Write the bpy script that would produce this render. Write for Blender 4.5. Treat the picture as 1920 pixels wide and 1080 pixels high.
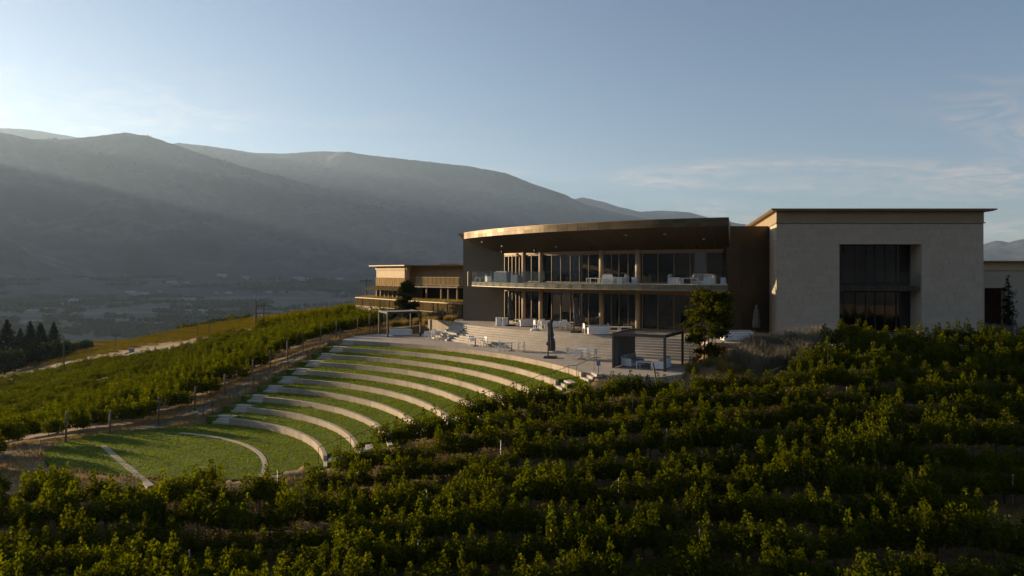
import bpy, bmesh, math, random
import numpy as np
from mathutils import Vector, noise, geometry

for _o in list(bpy.data.objects): bpy.data.objects.remove(_o)
R = math.radians
SC = bpy.context.scene
COL = SC.collection
rng = random.Random(7)
nrng = np.random.default_rng(11)

# ------------------------------------------------------------------ camera
F = 1280.0                                    # focal length in photo pixels (1920 wide); eye level at photo row 509
HZ = 509.0
cam_d = bpy.data.cameras.new('camera'); cam = bpy.data.objects.new('camera', cam_d); COL.objects.link(cam)
cam_d.sensor_width = 36; cam_d.lens = 24.0; cam_d.shift_y = -31/1920; cam_d.clip_start = .1; cam_d.clip_end = 60000
cam.location = (0, 0, 0); cam.rotation_euler = (R(90), 0, 0)
SC.camera = cam

# ------------------------------------------------------------------ world, sun, exposure
SUN_AZ, SUN_EL = -64.0, 11.4                 # degrees, clockwise from +Y
wd = bpy.data.worlds.new('World'); SC.world = wd; wd.use_nodes = True
wn = wd.node_tree.nodes; wl = wd.node_tree.links
wn.clear()
w_out = wn.new('ShaderNodeOutputWorld'); w_bg = wn.new('ShaderNodeBackground')
sky = wn.new('ShaderNodeTexSky'); sky.sky_type = 'NISHITA'; sky.sun_disc = False
sky.sun_elevation = R(SUN_EL); sky.sun_rotation = R(SUN_AZ); sky.altitude = 400
sky.air_density = .85; sky.dust_density = .65; sky.ozone_density = 2.0
w_bg.inputs['Strength'].default_value = 0.05
# thin cirrus: noise on the sky vault, seen in plan
tc = wn.new('ShaderNodeTexCoord'); sep = wn.new('ShaderNodeSeparateXYZ'); wl.new(tc.outputs['Generated'], sep.inputs[0])
def wmath(op, a, b=None, c=None):
    m = wn.new('ShaderNodeMath'); m.operation = op
    for i, v in enumerate((a, b, c)):
        if v is None: continue
        if isinstance(v, (int, float)): m.inputs[i].default_value = v
        else: wl.new(v, m.inputs[i])
    return m.outputs[0]
zz = wmath('ADD', wmath('MAXIMUM', sep.outputs['Z'], 0.0), 0.12)
cb = wn.new('ShaderNodeCombineXYZ')
wl.new(wmath('DIVIDE', sep.outputs['X'], zz), cb.inputs[0]); wl.new(wmath('DIVIDE', sep.outputs['Y'], zz), cb.inputs[1])
mp = wn.new('ShaderNodeMapping'); mp.inputs['Rotation'].default_value = (0, 0, R(28)); mp.inputs['Scale'].default_value = (.34, 1.1, 1); mp.inputs['Location'].default_value = (7.7, 2.2, 0)
wl.new(cb.outputs[0], mp.inputs[0])
cn = wn.new('ShaderNodeTexNoise'); cn.inputs['Scale'].default_value = 1.1; cn.inputs['Detail'].default_value = 9; cn.inputs['Roughness'].default_value = .58; cn.inputs['Distortion'].default_value = 1.2
wl.new(mp.outputs[0], cn.inputs['Vector'])
cr = wn.new('ShaderNodeMapRange'); cr.interpolation_type = 'SMOOTHSTEP'; cr.inputs[1].default_value = .42; cr.inputs[2].default_value = .70
wl.new(cn.outputs['Fac'], cr.inputs[0])
cband = wn.new('ShaderNodeMapRange'); cband.interpolation_type = 'SMOOTHSTEP'; cband.inputs[1].default_value = .30; cband.inputs[2].default_value = .13; wl.new(sep.outputs['Z'], cband.inputs[0])
cn2 = wn.new('ShaderNodeTexNoise'); cn2.inputs['Scale'].default_value = 4.2; cn2.inputs['Detail'].default_value = 10; cn2.inputs['Roughness'].default_value = .65; cn2.inputs['Distortion'].default_value = 2.0
wl.new(cb.outputs[0], cn2.inputs['Vector'])
cr2_ = wn.new('ShaderNodeMapRange'); cr2_.inputs[1].default_value = .36; cr2_.inputs[2].default_value = .66; wl.new(cn2.outputs['Fac'], cr2_.inputs[0])
cfac = wmath('MULTIPLY', wmath('MULTIPLY', wmath('MULTIPLY', cr.outputs[0], .95), cr2_.outputs[0]), cband.outputs[0])
mixc = wn.new('ShaderNodeMix'); mixc.data_type = 'RGBA'
wl.new(cfac, mixc.inputs['Factor']); wl.new(sky.outputs[0], mixc.inputs['A'])
cl = wn.new('ShaderNodeMix'); cl.data_type = 'RGBA'; cl.blend_type = 'MULTIPLY'; cl.inputs['Factor'].default_value = 1
# cloud veil: the sky's own light at that place, whitened and a little warmer
bw = wn.new('ShaderNodeRGBToBW'); wl.new(sky.outputs[0], bw.inputs[0])
cm = wn.new('ShaderNodeCombineColor')
wl.new(wmath('MULTIPLY', bw.outputs[0], 1.95), cm.inputs[0]); wl.new(wmath('MULTIPLY', bw.outputs[0], 1.68), cm.inputs[1]); wl.new(wmath('MULTIPLY', bw.outputs[0], 1.55), cm.inputs[2])
wl.new(cm.outputs[0], mixc.inputs['B'])
wl.new(mixc.outputs['Result'], w_bg.inputs[0]); wl.new(w_bg.outputs[0], w_out.inputs[0])

sd = Vector((math.sin(R(SUN_AZ))*math.cos(R(SUN_EL)), math.cos(R(SUN_AZ))*math.cos(R(SUN_EL)), math.sin(R(SUN_EL))))
sun_d = bpy.data.lights.new('sun', 'SUN'); sun = bpy.data.objects.new('sun', sun_d); COL.objects.link(sun)
sun_d.energy = 5.0; sun_d.angle = R(.55); sun_d.color = (1.0, .76, .48)
sun.rotation_euler = sd.to_track_quat('Z', 'Y').to_euler(); sun.location = sd*200

SC.view_settings.view_transform = 'Standard'; SC.view_settings.look = 'None'
SC.view_settings.gamma = 1; SC.view_settings.use_curve_mapping = False
SC.view_settings.exposure = 1.46
SC.render.engine = 'CYCLES'
SC.cycles.use_denoising = True
SC.cycles.max_bounces = 6; SC.cycles.diffuse_bounces = 3; SC.cycles.glossy_bounces = 3; SC.cycles.transmission_bounces = 6
SC.cycles.transparent_max_bounces = 16; SC.cycles.volume_bounces = 0
SC.cycles.caustics_reflective = False; SC.cycles.caustics_refractive = False
SC.cycles.sample_clamp_indirect = 4

# ------------------------------------------------------------------ helpers
def wloc(o):
    v = Vector((0, 0, 0))
    while o is not None:
        v += o.location; o = o.parent
    return v

def tag(o, label=None, cat=None, group=None, kind=None):
    if label: o['label'] = label
    if cat: o['category'] = cat
    if group: o['group'] = group
    if kind: o['kind'] = kind
    return o

def empty(name, loc, label=None, cat=None, group=None, rz=0, kind=None, parent=None):
    o = bpy.data.objects.new(name, None); COL.objects.link(o); o.empty_display_size = .3
    o.location = loc; o.rotation_euler = (0, 0, rz)
    if parent: o.parent = parent; o.location = Vector(loc) - wloc(parent)
    return tag(o, label, cat, group, kind)

def copy_tree(o, parent=None):
    c = o.copy(); COL.objects.link(c); c.parent = parent
    for ch in o.children: copy_tree(ch, c)
    return c

class MB:
    def __init__(s): s.v = []; s.f = []; s.sm = []
    def add(s, vs, fs, smooth=False):
        n = len(s.v); s.v += [tuple(v) for v in vs]; s.f += [tuple(i+n for i in f) for f in fs]; s.sm += [smooth]*len(fs); return s
    def box(s, x0, x1, y0, y1, z0, z1):
        return s.add([(x0,y0,z0),(x1,y0,z0),(x1,y1,z0),(x0,y1,z0),(x0,y0,z1),(x1,y0,z1),(x1,y1,z1),(x0,y1,z1)],
                     [(3,2,1,0),(4,5,6,7),(0,1,5,4),(1,2,6,5),(2,3,7,6),(3,0,4,7)])
    def obox(s, c, ux, hx, hy, z0, z1):      # box centred on (x,y), its x axis along the plan direction ux
        ux = Vector((ux[0], ux[1])).normalized(); uy = Vector((-ux.y, ux.x)); c = Vector((c[0], c[1]))
        p = [c-ux*hx-uy*hy, c+ux*hx-uy*hy, c+ux*hx+uy*hy, c-ux*hx+uy*hy]
        return s.prism([(q.x, q.y) for q in p], z0, z1)
    def prism(s, pts, z0, z1):                # counter-clockwise plan polygon, z may be a number or a list
        n = len(pts)
        zz0 = z0 if isinstance(z0, (list, tuple)) else [z0]*n
        zz1 = z1 if isinstance(z1, (list, tuple)) else [z1]*n
        vs = [(p[0], p[1], zz0[i]) for i, p in enumerate(pts)] + [(p[0], p[1], zz1[i]) for i, p in enumerate(pts)]
        fs = [(i, (i+1) % n, n+(i+1) % n, n+i) for i in range(n)]
        if n <= 4: fs += [tuple(range(n-1, -1, -1)), tuple(range(n, 2*n))]
        else:
            tri = geometry.tessellate_polygon([[Vector((p[0], p[1], 0)) for p in pts]])
            for t in tri:
                a, b, c = (Vector(pts[i][:2]) for i in t)
                t = t if (b-a).cross(c-a) > 0 else (t[0], t[2], t[1])
                fs += [(t[2], t[1], t[0]), (n+t[0], n+t[1], n+t[2])]
        return s.add(vs, fs)
    def tube(s, pts, r, k=6, smooth=True, caps=True):
        pts = [Vector(p) for p in pts]; rs = r if isinstance(r, (list, tuple)) else [r]*len(pts)
        vs = []; fs = []
        for i, p in enumerate(pts):
            d = (pts[min(i+1, len(pts)-1)] - pts[max(i-1, 0)]).normalized()
            a = Vector((1, 0, 0)) if abs(d.x) < .9 else Vector((0, 1, 0))
            u = d.cross(a).normalized(); w = d.cross(u)
            for j in range(k):
                t = 2*math.pi*j/k; vs.append(p + (u*math.cos(t) + w*math.sin(t))*rs[i])
        for i in range(len(pts)-1):
            for j in range(k): fs.append((i*k+j, (i+1)*k+j, (i+1)*k+(j+1) % k, i*k+(j+1) % k))
        if caps: fs += [tuple(range(k)), tuple(range((len(pts)-1)*k+k-1, (len(pts)-1)*k-1, -1))]
        return s.add(vs, fs, smooth)
    def lathe(s, c, prof, k=20, pleats=0, amp=0.0, smooth=True, bend=None):
        vs = []; fs = []
        for (r, z) in prof:
            bx, by = bend(z) if bend else (0, 0)
            for j in range(k):
                t = 2*math.pi*j/k; rr = r*(1+amp*math.cos(pleats*t)) if pleats else r
                vs.append((c[0]+bx+rr*math.cos(t), c[1]+by+rr*math.sin(t), c[2]+z))
        for i in range(len(prof)-1):
            for j in range(k): fs.append((i*k+j, i*k+(j+1) % k, (i+1)*k+(j+1) % k, (i+1)*k+j))
        fs += [tuple(range(k-1, -1, -1)), tuple((len(prof)-1)*k+j for j in range(k))]
        return s.add(vs, fs, smooth)
    def build(s, name, mat, parent=None, local=False, origin=True):
        me = bpy.data.meshes.new(name)
        vs = np.array(s.v, dtype=float)
        if origin and not local:
            loc = Vector(((vs[:, 0].min()+vs[:, 0].max())/2, (vs[:, 1].min()+vs[:, 1].max())/2, vs[:, 2].min()))
            vs = vs - np.array(loc)
        else: loc = Vector((0, 0, 0))
        me.from_pydata(vs.tolist(), [], s.f)
        me.polygons.foreach_set('use_smooth', s.sm)
        me.materials.append(mat); me.update()
        o = bpy.data.objects.new(name, me); COL.objects.link(o)
        if parent is not None:
            o.parent = parent
            o.location = loc if local else loc - wloc(parent)
        else: o.location = loc
        return o

def bevel(o, w=.02, seg=2):
    m = o.modifiers.new('bevel', 'BEVEL'); m.width = w; m.segments = seg; m.limit_method = 'ANGLE'; return o

def quads_mesh(name, V, mat, tone=None, tris=False):
    """V: (n, k, 3) array of polygons with k corners"""
    n, k, _ = V.shape
    me = bpy.data.meshes.new(name)
    me.vertices.add(n*k); me.vertices.foreach_set('co', V.reshape(-1).astype(np.float32))
    me.loops.add(n*k); me.loops.foreach_set('vertex_index', np.arange(n*k, dtype=np.int32))
    me.polygons.add(n); me.polygons.foreach_set('loop_start', np.arange(0, n*k, k, dtype=np.int32))
    me.update(calc_edges=True)
    if tone is not None:
        at = me.attributes.new('tone', 'FLOAT', 'POINT'); at.data.foreach_set('value', np.repeat(tone, k).astype(np.float32))
    me.materials.append(mat); me.validate()
    return me

# ------------------------------------------------------------------ materials
def nodes_of(m):
    m.use_nodes = True; return m.node_tree.nodes, m.node_tree.links

def pm(name, c1, c2=None, scale=3.0, rough=.7, metal=0.0, bump=0.0, bscale=None, rand=0.0, detail=6, spec=.4, stretch=None, c3=None, scale3=.3, thr3=(.5, .7)):
    m = bpy.data.materials.new(name); n, l = nodes_of(m); b = n['Principled BSDF']
    b.inputs['Roughness'].default_value = rough; b.inputs['Metallic'].default_value = metal
    b.inputs['Specular IOR Level'].default_value = spec
    t = n.new('ShaderNodeTexCoord'); gm = n.new('ShaderNodeNewGeometry')
    src = gm.outputs['Position']
    if stretch:
        mpn = n.new('ShaderNodeMapping'); mpn.inputs['Scale'].default_value = stretch; l.new(src, mpn.inputs[0]); src = mpn.outputs[0]
    col = None
    if c2 is None: c2 = tuple(x*.82 for x in c1)
    nz = n.new('ShaderNodeTexNoise'); nz.inputs['Scale'].default_value = scale; nz.inputs['Detail'].default_value = detail; nz.inputs['Roughness'].default_value = .6
    l.new(src, nz.inputs['Vector'])
    mr = n.new('ShaderNodeMapRange'); mr.inputs[1].default_value = .35; mr.inputs[2].default_value = .65; l.new(nz.outputs['Fac'], mr.inputs[0])
    mx = n.new('ShaderNodeMix'); mx.data_type = 'RGBA'; mx.inputs['A'].default_value = (*c1, 1); mx.inputs['B'].default_value = (*c2, 1)
    l.new(mr.outputs[0], mx.inputs['Factor']); col = mx.outputs['Result']
    if c3:
        n3 = n.new('ShaderNodeTexNoise'); n3.inputs['Scale'].default_value = scale3; n3.inputs['Detail'].default_value = 5; l.new(src, n3.inputs['Vector'])
        r3 = n.new('ShaderNodeMapRange'); r3.inputs[1].default_value = thr3[0]; r3.inputs[2].default_value = thr3[1]; l.new(n3.outputs['Fac'], r3.inputs[0])
        m3 = n.new('ShaderNodeMix'); m3.data_type = 'RGBA'; m3.inputs['B'].default_value = (*c3, 1); l.new(r3.outputs[0], m3.inputs['Factor']); l.new(col, m3.inputs['A']); col = m3.outputs['Result']
    if rand:
        oi = n.new('ShaderNodeObjectInfo'); rr = n.new('ShaderNodeMapRange'); rr.inputs[3].default_value = 1-rand; rr.inputs[4].default_value = 1+rand
        l.new(oi.outputs['Random'], rr.inputs[0])
        hs = n.new('ShaderNodeHueSaturation'); l.new(rr.outputs[0], hs.inputs['Value']); l.new(col, hs.inputs['Color']); col = hs.outputs['Color']
    l.new(col, b.inputs['Base Color'])
    if bump:
        nb = n.new('ShaderNodeTexNoise'); nb.inputs['Scale'].default_value = bscale or scale*4; nb.inputs['Detail'].default_value = 6; l.new(src, nb.inputs['Vector'])
        bp = n.new('ShaderNodeBump'); bp.inputs['Strength'].default_value = bump; bp.inputs['Distance'].default_value = .05; l.new(nb.outputs['Fac'], bp.inputs['Height']); l.new(bp.outputs[0], b.inputs['Normal'])
    return m

def leafmat(name, c1, c2, trans=.4, c3=None):
    m = bpy.data.materials.new(name); n, l = nodes_of(m); n.clear()
    out = n.new('ShaderNodeOutputMaterial'); at = n.new('ShaderNodeAttribute'); at.attribute_name = 'tone'
    oi = n.new('ShaderNodeObjectInfo')
    ramp = n.new('ShaderNodeValToRGB'); e = ramp.color_ramp.elements
    e[0].color = (*c1, 1); e[1].color = (*c2, 1)
    if c3: q = e.new(.93); q.color = (*c2, 1); e[-1].color = (*c3, 1)
    l.new(at.outputs['Fac'], ramp.inputs[0])
    rr = n.new('ShaderNodeMapRange'); rr.inputs[3].default_value = .78; rr.inputs[4].default_value = 1.22; l.new(oi.outputs['Random'], rr.inputs[0])
    hs = n.new('ShaderNodeHueSaturation'); l.new(rr.outputs[0], hs.inputs['Value']); l.new(ramp.outputs[0], hs.inputs['Color'])
    d = n.new('ShaderNodeBsdfDiffuse'); tr = n.new('ShaderNodeBsdfTranslucent'); g = n.new('ShaderNodeBsdfGlossy'); g.inputs['Roughness'].default_value = .45
    l.new(hs.outputs[0], d.inputs[0])
    h2 = n.new('ShaderNodeHueSaturation'); h2.inputs['Saturation'].default_value = 1.1; h2.inputs['Value'].default_value = 1.35; l.new(hs.outputs[0], h2.inputs['Color']); l.new(h2.outputs[0], tr.inputs[0])
    m1 = n.new('ShaderNodeMixShader'); m1.inputs[0].default_value = trans; l.new(d.outputs[0], m1.inputs[1]); l.new(tr.outputs[0], m1.inputs[2])
    m2 = n.new('ShaderNodeMixShader'); m2.inputs[0].default_value = .0; l.new(m1.outputs[0], m2.inputs[1]); l.new(g.outputs[0], m2.inputs[2])
    l.new(m2.outputs[0], out.inputs[0])
    return m

def glassmat(name, tint=(.8, .85, .85), refl=1.0, ior=1.5, base=.0):
    m = bpy.data.materials.new(name); n, l = nodes_of(m); n.clear()
    out = n.new('ShaderNodeOutputMaterial'); tr = n.new('ShaderNodeBsdfTransparent'); tr.inputs[0].default_value = (*tint, 1)
    g = n.new('ShaderNodeBsdfGlossy'); g.inputs['Roughness'].default_value = .015
    fr = n.new('ShaderNodeFresnel'); fr.inputs[0].default_value = ior
    mm = n.new('ShaderNodeMath'); mm.operation = 'MULTIPLY_ADD'; mm.inputs[1].default_value = refl; mm.inputs[2].default_value = base; l.new(fr.outputs[0], mm.inputs[0])
    mx = n.new('ShaderNodeMixShader'); l.new(mm.outputs[0], mx.inputs[0]); l.new(tr.outputs[0], mx.inputs[1]); l.new(g.outputs[0], mx.inputs[2])
    l.new(mx.outputs[0], out.inputs[0]); return m

M = {}
M['ground'] = pm('dry_ground', (.27, .165, .07), (.15, .09, .035), 1.3, .95, bump=.6, bscale=6, c3=(.09, .085, .02), scale3=.35, thr3=(.54, .68))
M['valley'] = pm('valley_fields', (.042, .044, .028), (.016, .021, .014), .009, .95, c3=(.08, .07, .048), scale3=.0035, thr3=(.55, .6), stretch=(1, 2.2, 1))
M['mountain'] = pm('mountain_scrub', (.075, .070, .058), (.010, .013, .013), .014, .95, c3=(.012, .016, .016), scale3=.0019, thr3=(.42, .56), detail=15)
M['lawn'] = pm('lawn_turf', (.095, .130, .004), (.060, .090, .003), 1.1, .9, bump=.5, bscale=25)
M['concrete'] = pm('board_concrete', (.40, .32, .235), (.32, .255, .185), 1.2, .8, bump=.15, bscale=18, rand=.09, stretch=(1, 1, .3), c3=(.24, .19, .14), scale3=.9, thr3=(.55, .8))
M['paving'] = pm('terrace_paving', (.40, .34, .28), (.31, .265, .22), .9, .75, bump=.08, bscale=20)
M['stair'] = pm('stair_stone', (.47, .41, .34), (.38, .33, .27), 1.0, .75, bump=.1, bscale=16, rand=.06)
M['gravel'] = pm('gravel_path', (.16, .135, .11), (.09, .075, .06), 5, .95, bump=.8, bscale=20, c3=(.10, .10, .04), scale3=.5)
M['road'] = pm('road_dust', (.12, .105, .09), (.085, .073, .062), .5, .9)
M['stone'] = pm('wing_limestone', (.48, .39, .285), (.435, .355, .26), 3.5, .85, bump=.3, bscale=16, rand=.045)
M['brick'] = pm('brown_brick', (.20, .162, .112), (.145, .117, .08), 6, .85, bump=.4, bscale=20, stretch=(1, 1, 3))
M['cream'] = pm('cream_render', (.52, .37, .20), (.46, .325, .175), .8, .7)
M['bronze'] = pm('bronze_panel', (.115, .088, .050), (.085, .064, .037), .7, .46, metal=.7, rand=.2)
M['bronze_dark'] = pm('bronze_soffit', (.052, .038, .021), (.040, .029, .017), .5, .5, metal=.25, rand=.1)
M['bronze_wall'] = pm('bronze_wall', (.085, .058, .032), (.06, .042, .024), .6, .5, metal=.5, rand=.12)
M['corten'] = pm('weathered_sign_metal', (.115, .080, .030), (.060, .042, .016), 1.8, .95, metal=.0, spec=.02, rand=.12, stretch=(1, 1, .3))
M['wing_trim'] = pm('wing_trim', (.33, .25, .15), (.28, .21, .125), .8, .6)
M['screen'] = pm('gold_screen', (.34, .235, .11), (.27, .185, .085), 1.5, .95, spec=.04, rand=.1)
M['louvre'] = pm('grey_louvre', (.20, .185, .165), (.16, .15, .135), 2, .6, metal=.2)
M['mullion'] = pm('bronze_mullion', (.25, .18, .105), (.20, .145, .085), 2, .5, metal=.3)
M['alu'] = pm('balcony_fascia', (.40, .32, .22), (.34, .27, .185), 2, .5, metal=.3)
M['column'] = pm('cream_column', (.46, .36, .245), (.40, .315, .21), 1.5, .75)
M['white'] = pm('white_paint', (.78, .77, .75), (.72, .71, .69), 2, .45)
M['cushion'] = pm('taupe_cushion', (.36, .32, .27), (.30, .27, .23), 8, .95, rand=.08)
M['greyblue'] = pm('grey_cover', (.26, .29, .33), (.21, .24, .28), 3, .6, rand=.1)
M['charcoal'] = pm('charcoal_metal', (.035, .038, .042), (.028, .03, .033), 2, .5, metal=.3)
M['fabric_dark'] = pm('charcoal_fabric', (.085, .085, .085), (.06, .06, .06), 6, .95)
M['fabric_grey'] = pm('grey_fabric', (.16, .155, .15), (.12, .115, .11), 6, .95)
M['wood'] = pm('weathered_post', (.20, .15, .10), (.12, .09, .06), 5, .9, stretch=(1, 1, .2), rand=.15)
M['metalpost'] = pm('galvanised_post', (.42, .38, .33), (.33, .30, .26), 5, .5, metal=.5)
M['bark'] = pm('bark', (.09, .065, .04), (.05, .036, .022), 9, .95, bump=.6)
M['wire'] = pm('wire', (.10, .095, .09), None, 3, .5, metal=.6)
M['hose'] = pm('drip_hose', (.015, .015, .015), None, 3, .5)
M['inner'] = pm('interior_wall', (.16, .125, .085), (.11, .085, .06), .7, .8)
M['innerfloor'] = pm('interior_floor', (.12, .095, .07), (.09, .07, .05), 1, .4)
M['roofing'] = pm('roof_membrane', (.34, .32, .29), (.28, .26, .24), .6, .8)
M['shingle'] = pm('far_roof', (.20, .20, .21), (.15, .15, .16), .4, .6, rand=.3)
M['farwall'] = pm('far_wall', (.30, .28, .25), (.24, .225, .20), .5, .8, rand=.2)
M['glass'] = glassmat('window_glass', (.42, .42, .42), 1.0, 1.5, .05)
M['glass_rail'] = glassmat('rail_glass', (.86, .90, .92), .38, 1.45, .02)
M['plate'] = pm('dark_plate', (.05, .05, .055), None, 3, .4, metal=.4)
M['lamp_white'] = pm('lamp_white', (.8, .78, .74), None, 3, .4)
M['vine'] = leafmat('vine_leaf', (.032, .042, .003), (.115, .122, .005), .54, (.20, .15, .02))
M['vine_gold'] = leafmat('vine_leaf_autumn', (.08, .075, .006), (.20, .15, .018), .45, (.26, .15, .03))
M['treeleaf'] = leafmat('tree_leaf', (.024, .030, .003), (.080, .084, .008), .40)
M['darkleaf'] = leafmat('dark_tree_leaf', (.018, .028, .010), (.05, .06, .018), .25)
M['conifer'] = leafmat('conifer_needle', (.014, .020, .010), (.035, .042, .018), .15)
M['grassblade'] = leafmat('lawn_blade', (.10, .135, .002), (.17, .198, .003), .45)
M['drygrass'] = leafmat('dry_grass', (.20, .135, .05), (.40, .285, .12), .4)
M['goldgrass'] = leafmat('ornamental_grass', (.15, .12, .035), (.33, .24, .08), .45)
M['lavender'] = leafmat('lavender_stalk', (.10, .09, .062), (.24, .21, .155), .35)

# ------------------------------------------------------------------ site geometry
CA = Vector((-25.65, 34.9)); A0, A1 = 18.7, 70.5          # amphitheatre centre and the angles of its two ends
ZL, ZU, ZD = -6.6, -5.2, -1.05                            # lower terrace, upper terrace, balcony deck (eye level is 0)
DZ = .45; NT = 10
def tier_r(k): return 31.7 - 1.81*(k-1)                   # k = 1 (top) .. 10
def tier_z(k): return ZL - DZ*(k-1)
def pa(r, a): return (CA.x + r*math.cos(R(a)), CA.y + r*math.sin(R(a)))
CB = Vector((30.0, 91.8))                                 # centre of the curved building
def pb(r, t): return (CB.x - r*math.sin(R(t)), CB.y - r*math.cos(R(t)))
def px_of(p): return 960 + p[0]/p[1]*F
def theta_at(px, r):
    lo, hi = 5.0, 75.0
    for _ in range(40):
        m = (lo+hi)/2
        if px_of(pb(r, m)) > px: lo = m
        else: hi = m
    return (lo+hi)/2
def onplane(px, py, z): y = -z*F/(py-HZ); return ((px-960)/F*y, y)

ZS = ZL - DZ*NT                                           # stage lawn level (-11.1)
ctrl = []
for k in (1, 3, 5, 7, 9, 10):
    x, y = pa(tier_r(k)+.4, A1 + math.degrees(2.3/tier_r(k))); ctrl.append((x, y, tier_z(k)-.05))
    x, y = pa(tier_r(k)+.2, A0 - math.degrees(2.0/tier_r(k))); ctrl.append((x, y, tier_z(k)-.35))
    x, y = pa(tier_r(k)+.2, A0 - math.degrees(3.6/tier_r(k))); ctrl.append((x, y, tier_z(k)-1.0))
ctrl += [(-22, 44, ZS), (-26, 41, ZS), (-17, 39.5, ZS), (-14, 36, ZS-.08), (-20.5, 36.2, ZS-.06), (-27, 37.8, ZS-.06), (-31.5, 41.5, ZS-.1), (-32, 45, ZS-.25), (-25.5, 49, ZS-.1),
         (-21.2, 64, -8.15), (-23, 57, -9.5), (-26.2, 50, -11.2), (-30, 47, -11.5), (-19, 70, -7.1), (-17.3, 72.5, -6.9), (-16, 78, -6.8), (-15.8, 85, -6.85),
         (-45, 60, -13.6), (-67, 90, -16.6), (-97, 130, -20.4), (-36, 46, -12.4), (-36, 36, -12.6), (-60, 60, -16.0), (-90, 90, -21), (-130, 120, -28), (-60, 30, -15.5),
         (-23.7, 95, -6.75), (-29.6, 130, -7.0), (-33.7, 120, -7.6), (-48, 140, -10), (-79, 180, -14.6), (-152, 250, -25.5), (-38, 110, -8.6), (-50, 100, -11.6), (-110, 180, -21), (-200, 260, -35),
         (-20, 170, -8), (10, 170, -6), (60, 170, -5), (-60, 240, -17.5), (-100, 240, -24), (-140, 310, -36), (-60, 310, -27), (0, 310, -20), (-190, 320, -44), (30, 240, -12), (120, 200, -8),
         (0, 26, -12.8), (0, 30, -11.7), (0, 34, -10.5), (4, 40, -8.5), (9, 41, -7.6), (12, 43.3, -6.95), (13.4, 47, -6.25), (15.5, 48.7, -5.6), (17.5, 47.2, -5.6),
         (20, 26, -12.5), (20, 30, -11.2), (20, 34, -9.8), (20, 38, -8.3), (20, 42, -6.7), (20, 46, -5.45), (30, 46.5, -5.4), (40, 46, -5.4), (35, 42, -6.6), (35, 36, -8.9), (35, 30, -11.2), (45, 36, -8.6), (60, 50, -5),
         (-15, 26, -12.9), (-15, 31, -12.4), (-25, 26, -13.1), (-25, 31, -12.5), (-8, 34, -11.7), (-7, 37.5, -10.7), (-36, 26, -13.6), (0, 15, -14), (30, 15, -14.5), (-30, 15, -14.6), (0, 0, -15), (60, 20, -13),
         (0, 70, -5.9), (20, 60, -5.9), (40, 60, -5.6), (-6.6, 73, -5.35), (-9.3, 73.4, -5.7), (-12.5, 75.5, -6.1), (-12, 80, -6.4), (-8, 66, -7.2), (5, 60, -7.2), (10, 52, -7.2), (0, 90, -5.6), (30, 100, -5.6), (60, 90, -5)]
ctrl = np.array(ctrl, float)
def _phi(d2): return np.where(d2 > 1e-9, .5*d2*np.log(np.maximum(d2, 1e-12)), 0)
_n = len(ctrl); _P = np.c_[np.ones(_n), ctrl[:, :2]]
_K = _phi(((ctrl[:, None, :2]-ctrl[None, :, :2])**2).sum(-1)) + np.eye(_n)*.1
_A = np.block([[_K, _P], [_P.T, np.zeros((3, 3))]])
_w = np.linalg.solve(_A, np.r_[ctrl[:, 2], np.zeros(3)])
def sstep(a, b, x): t = np.clip((x-a)/(b-a), 0, 1); return t*t*(3-2*t)
def HH(x, y):
    x = np.asarray(x, float); y = np.asarray(y, float); sh = x.shape
    x = x.ravel(); y = y.ravel(); r = np.hypot(x, y)
    out = np.empty_like(x)
    for i in range(0, len(x), 20000):
        xs, ys = np.clip(x[i:i+20000], -260, 150), np.clip(y[i:i+20000], -10, 330)
        d2 = (xs[:, None]-ctrl[None, :, 0])**2 + (ys[:, None]-ctrl[None, :, 1])**2
        out[i:i+20000] = _phi(d2)@_w[:_n] + _w[_n] + _w[_n+1]*xs + _w[_n+2]*ys
    out = np.clip(out, -60, -3.5)
    far = -22 - 83*sstep(220, 800, r) + 4*np.sin(x*.004)*np.cos(y*.003)
    w = sstep(170, 420, r)
    z = out*(1-w) + far*w
    z += .03*np.sin(x*.7+1.6*np.sin(y*.31))*np.sin(y*.53+1.1*np.sin(x*.23))*(r < 150)
    return z.reshape(sh)
def H(x, y): return float(HH(np.array([x]), np.array([y]))[0])

TERR = []   # plan polygons under which the natural ground is kept low (built surfaces stand there)
def inside(poly, X, Y):
    c = np.zeros(X.shape, bool); n = len(poly)
    for i in range(n):
        x1, y1 = poly[i][:2]; x2, y2 = poly[(i+1) % n][:2]
        cond = ((y1 > Y) != (y2 > Y))
        xi = (x2-x1)*(Y-y1)/((y2-y1) if y2 != y1 else 1e-9)+x1
        c ^= cond & (X < xi)
    return c
# lower terrace outline (counter-clockwise)
arc1 = [pa(tier_r(1)+.02, a) for a in np.linspace(A1, A0, 60)]
front_edge = [(6.4, 43.7), (9.2, 42.6), (10.9, 43.9)]
lower_poly = list(reversed([(-16.5, 65.9), *arc1, *front_edge, (13.6, 49.2), (14.3, 53.6), (9, 56.5), (2, 62), (-2.5, 68.2), (-6.4, 71.0), (-9.0, 72.4), (-13.8, 72.8), (-15.9, 70.2)]))
def _area(p): return sum(p[i][0]*p[(i+1) % len(p)][1]-p[(i+1) % len(p)][0]*p[i][1] for i in range(len(p)))
if _area(lower_poly) < 0: lower_poly.reverse()
RS = 42.7; RUN = .31; NR = 8; TS0, TS1 = 21.6, 53.0       # stairs: top nosing radius, tread, risers, end angles
upper_poly = [pb(RS, t) for t in np.linspace(57.2, TS0, 50)] + [(14.6, 49.9), (19.0, 48.6), (19.6, 47.6), (40, 47.6), (40, 58), (20, 75), (-1, 76), (-6.2, 73.6)]
if _area(upper_poly) < 0: upper_poly.reverse()
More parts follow.
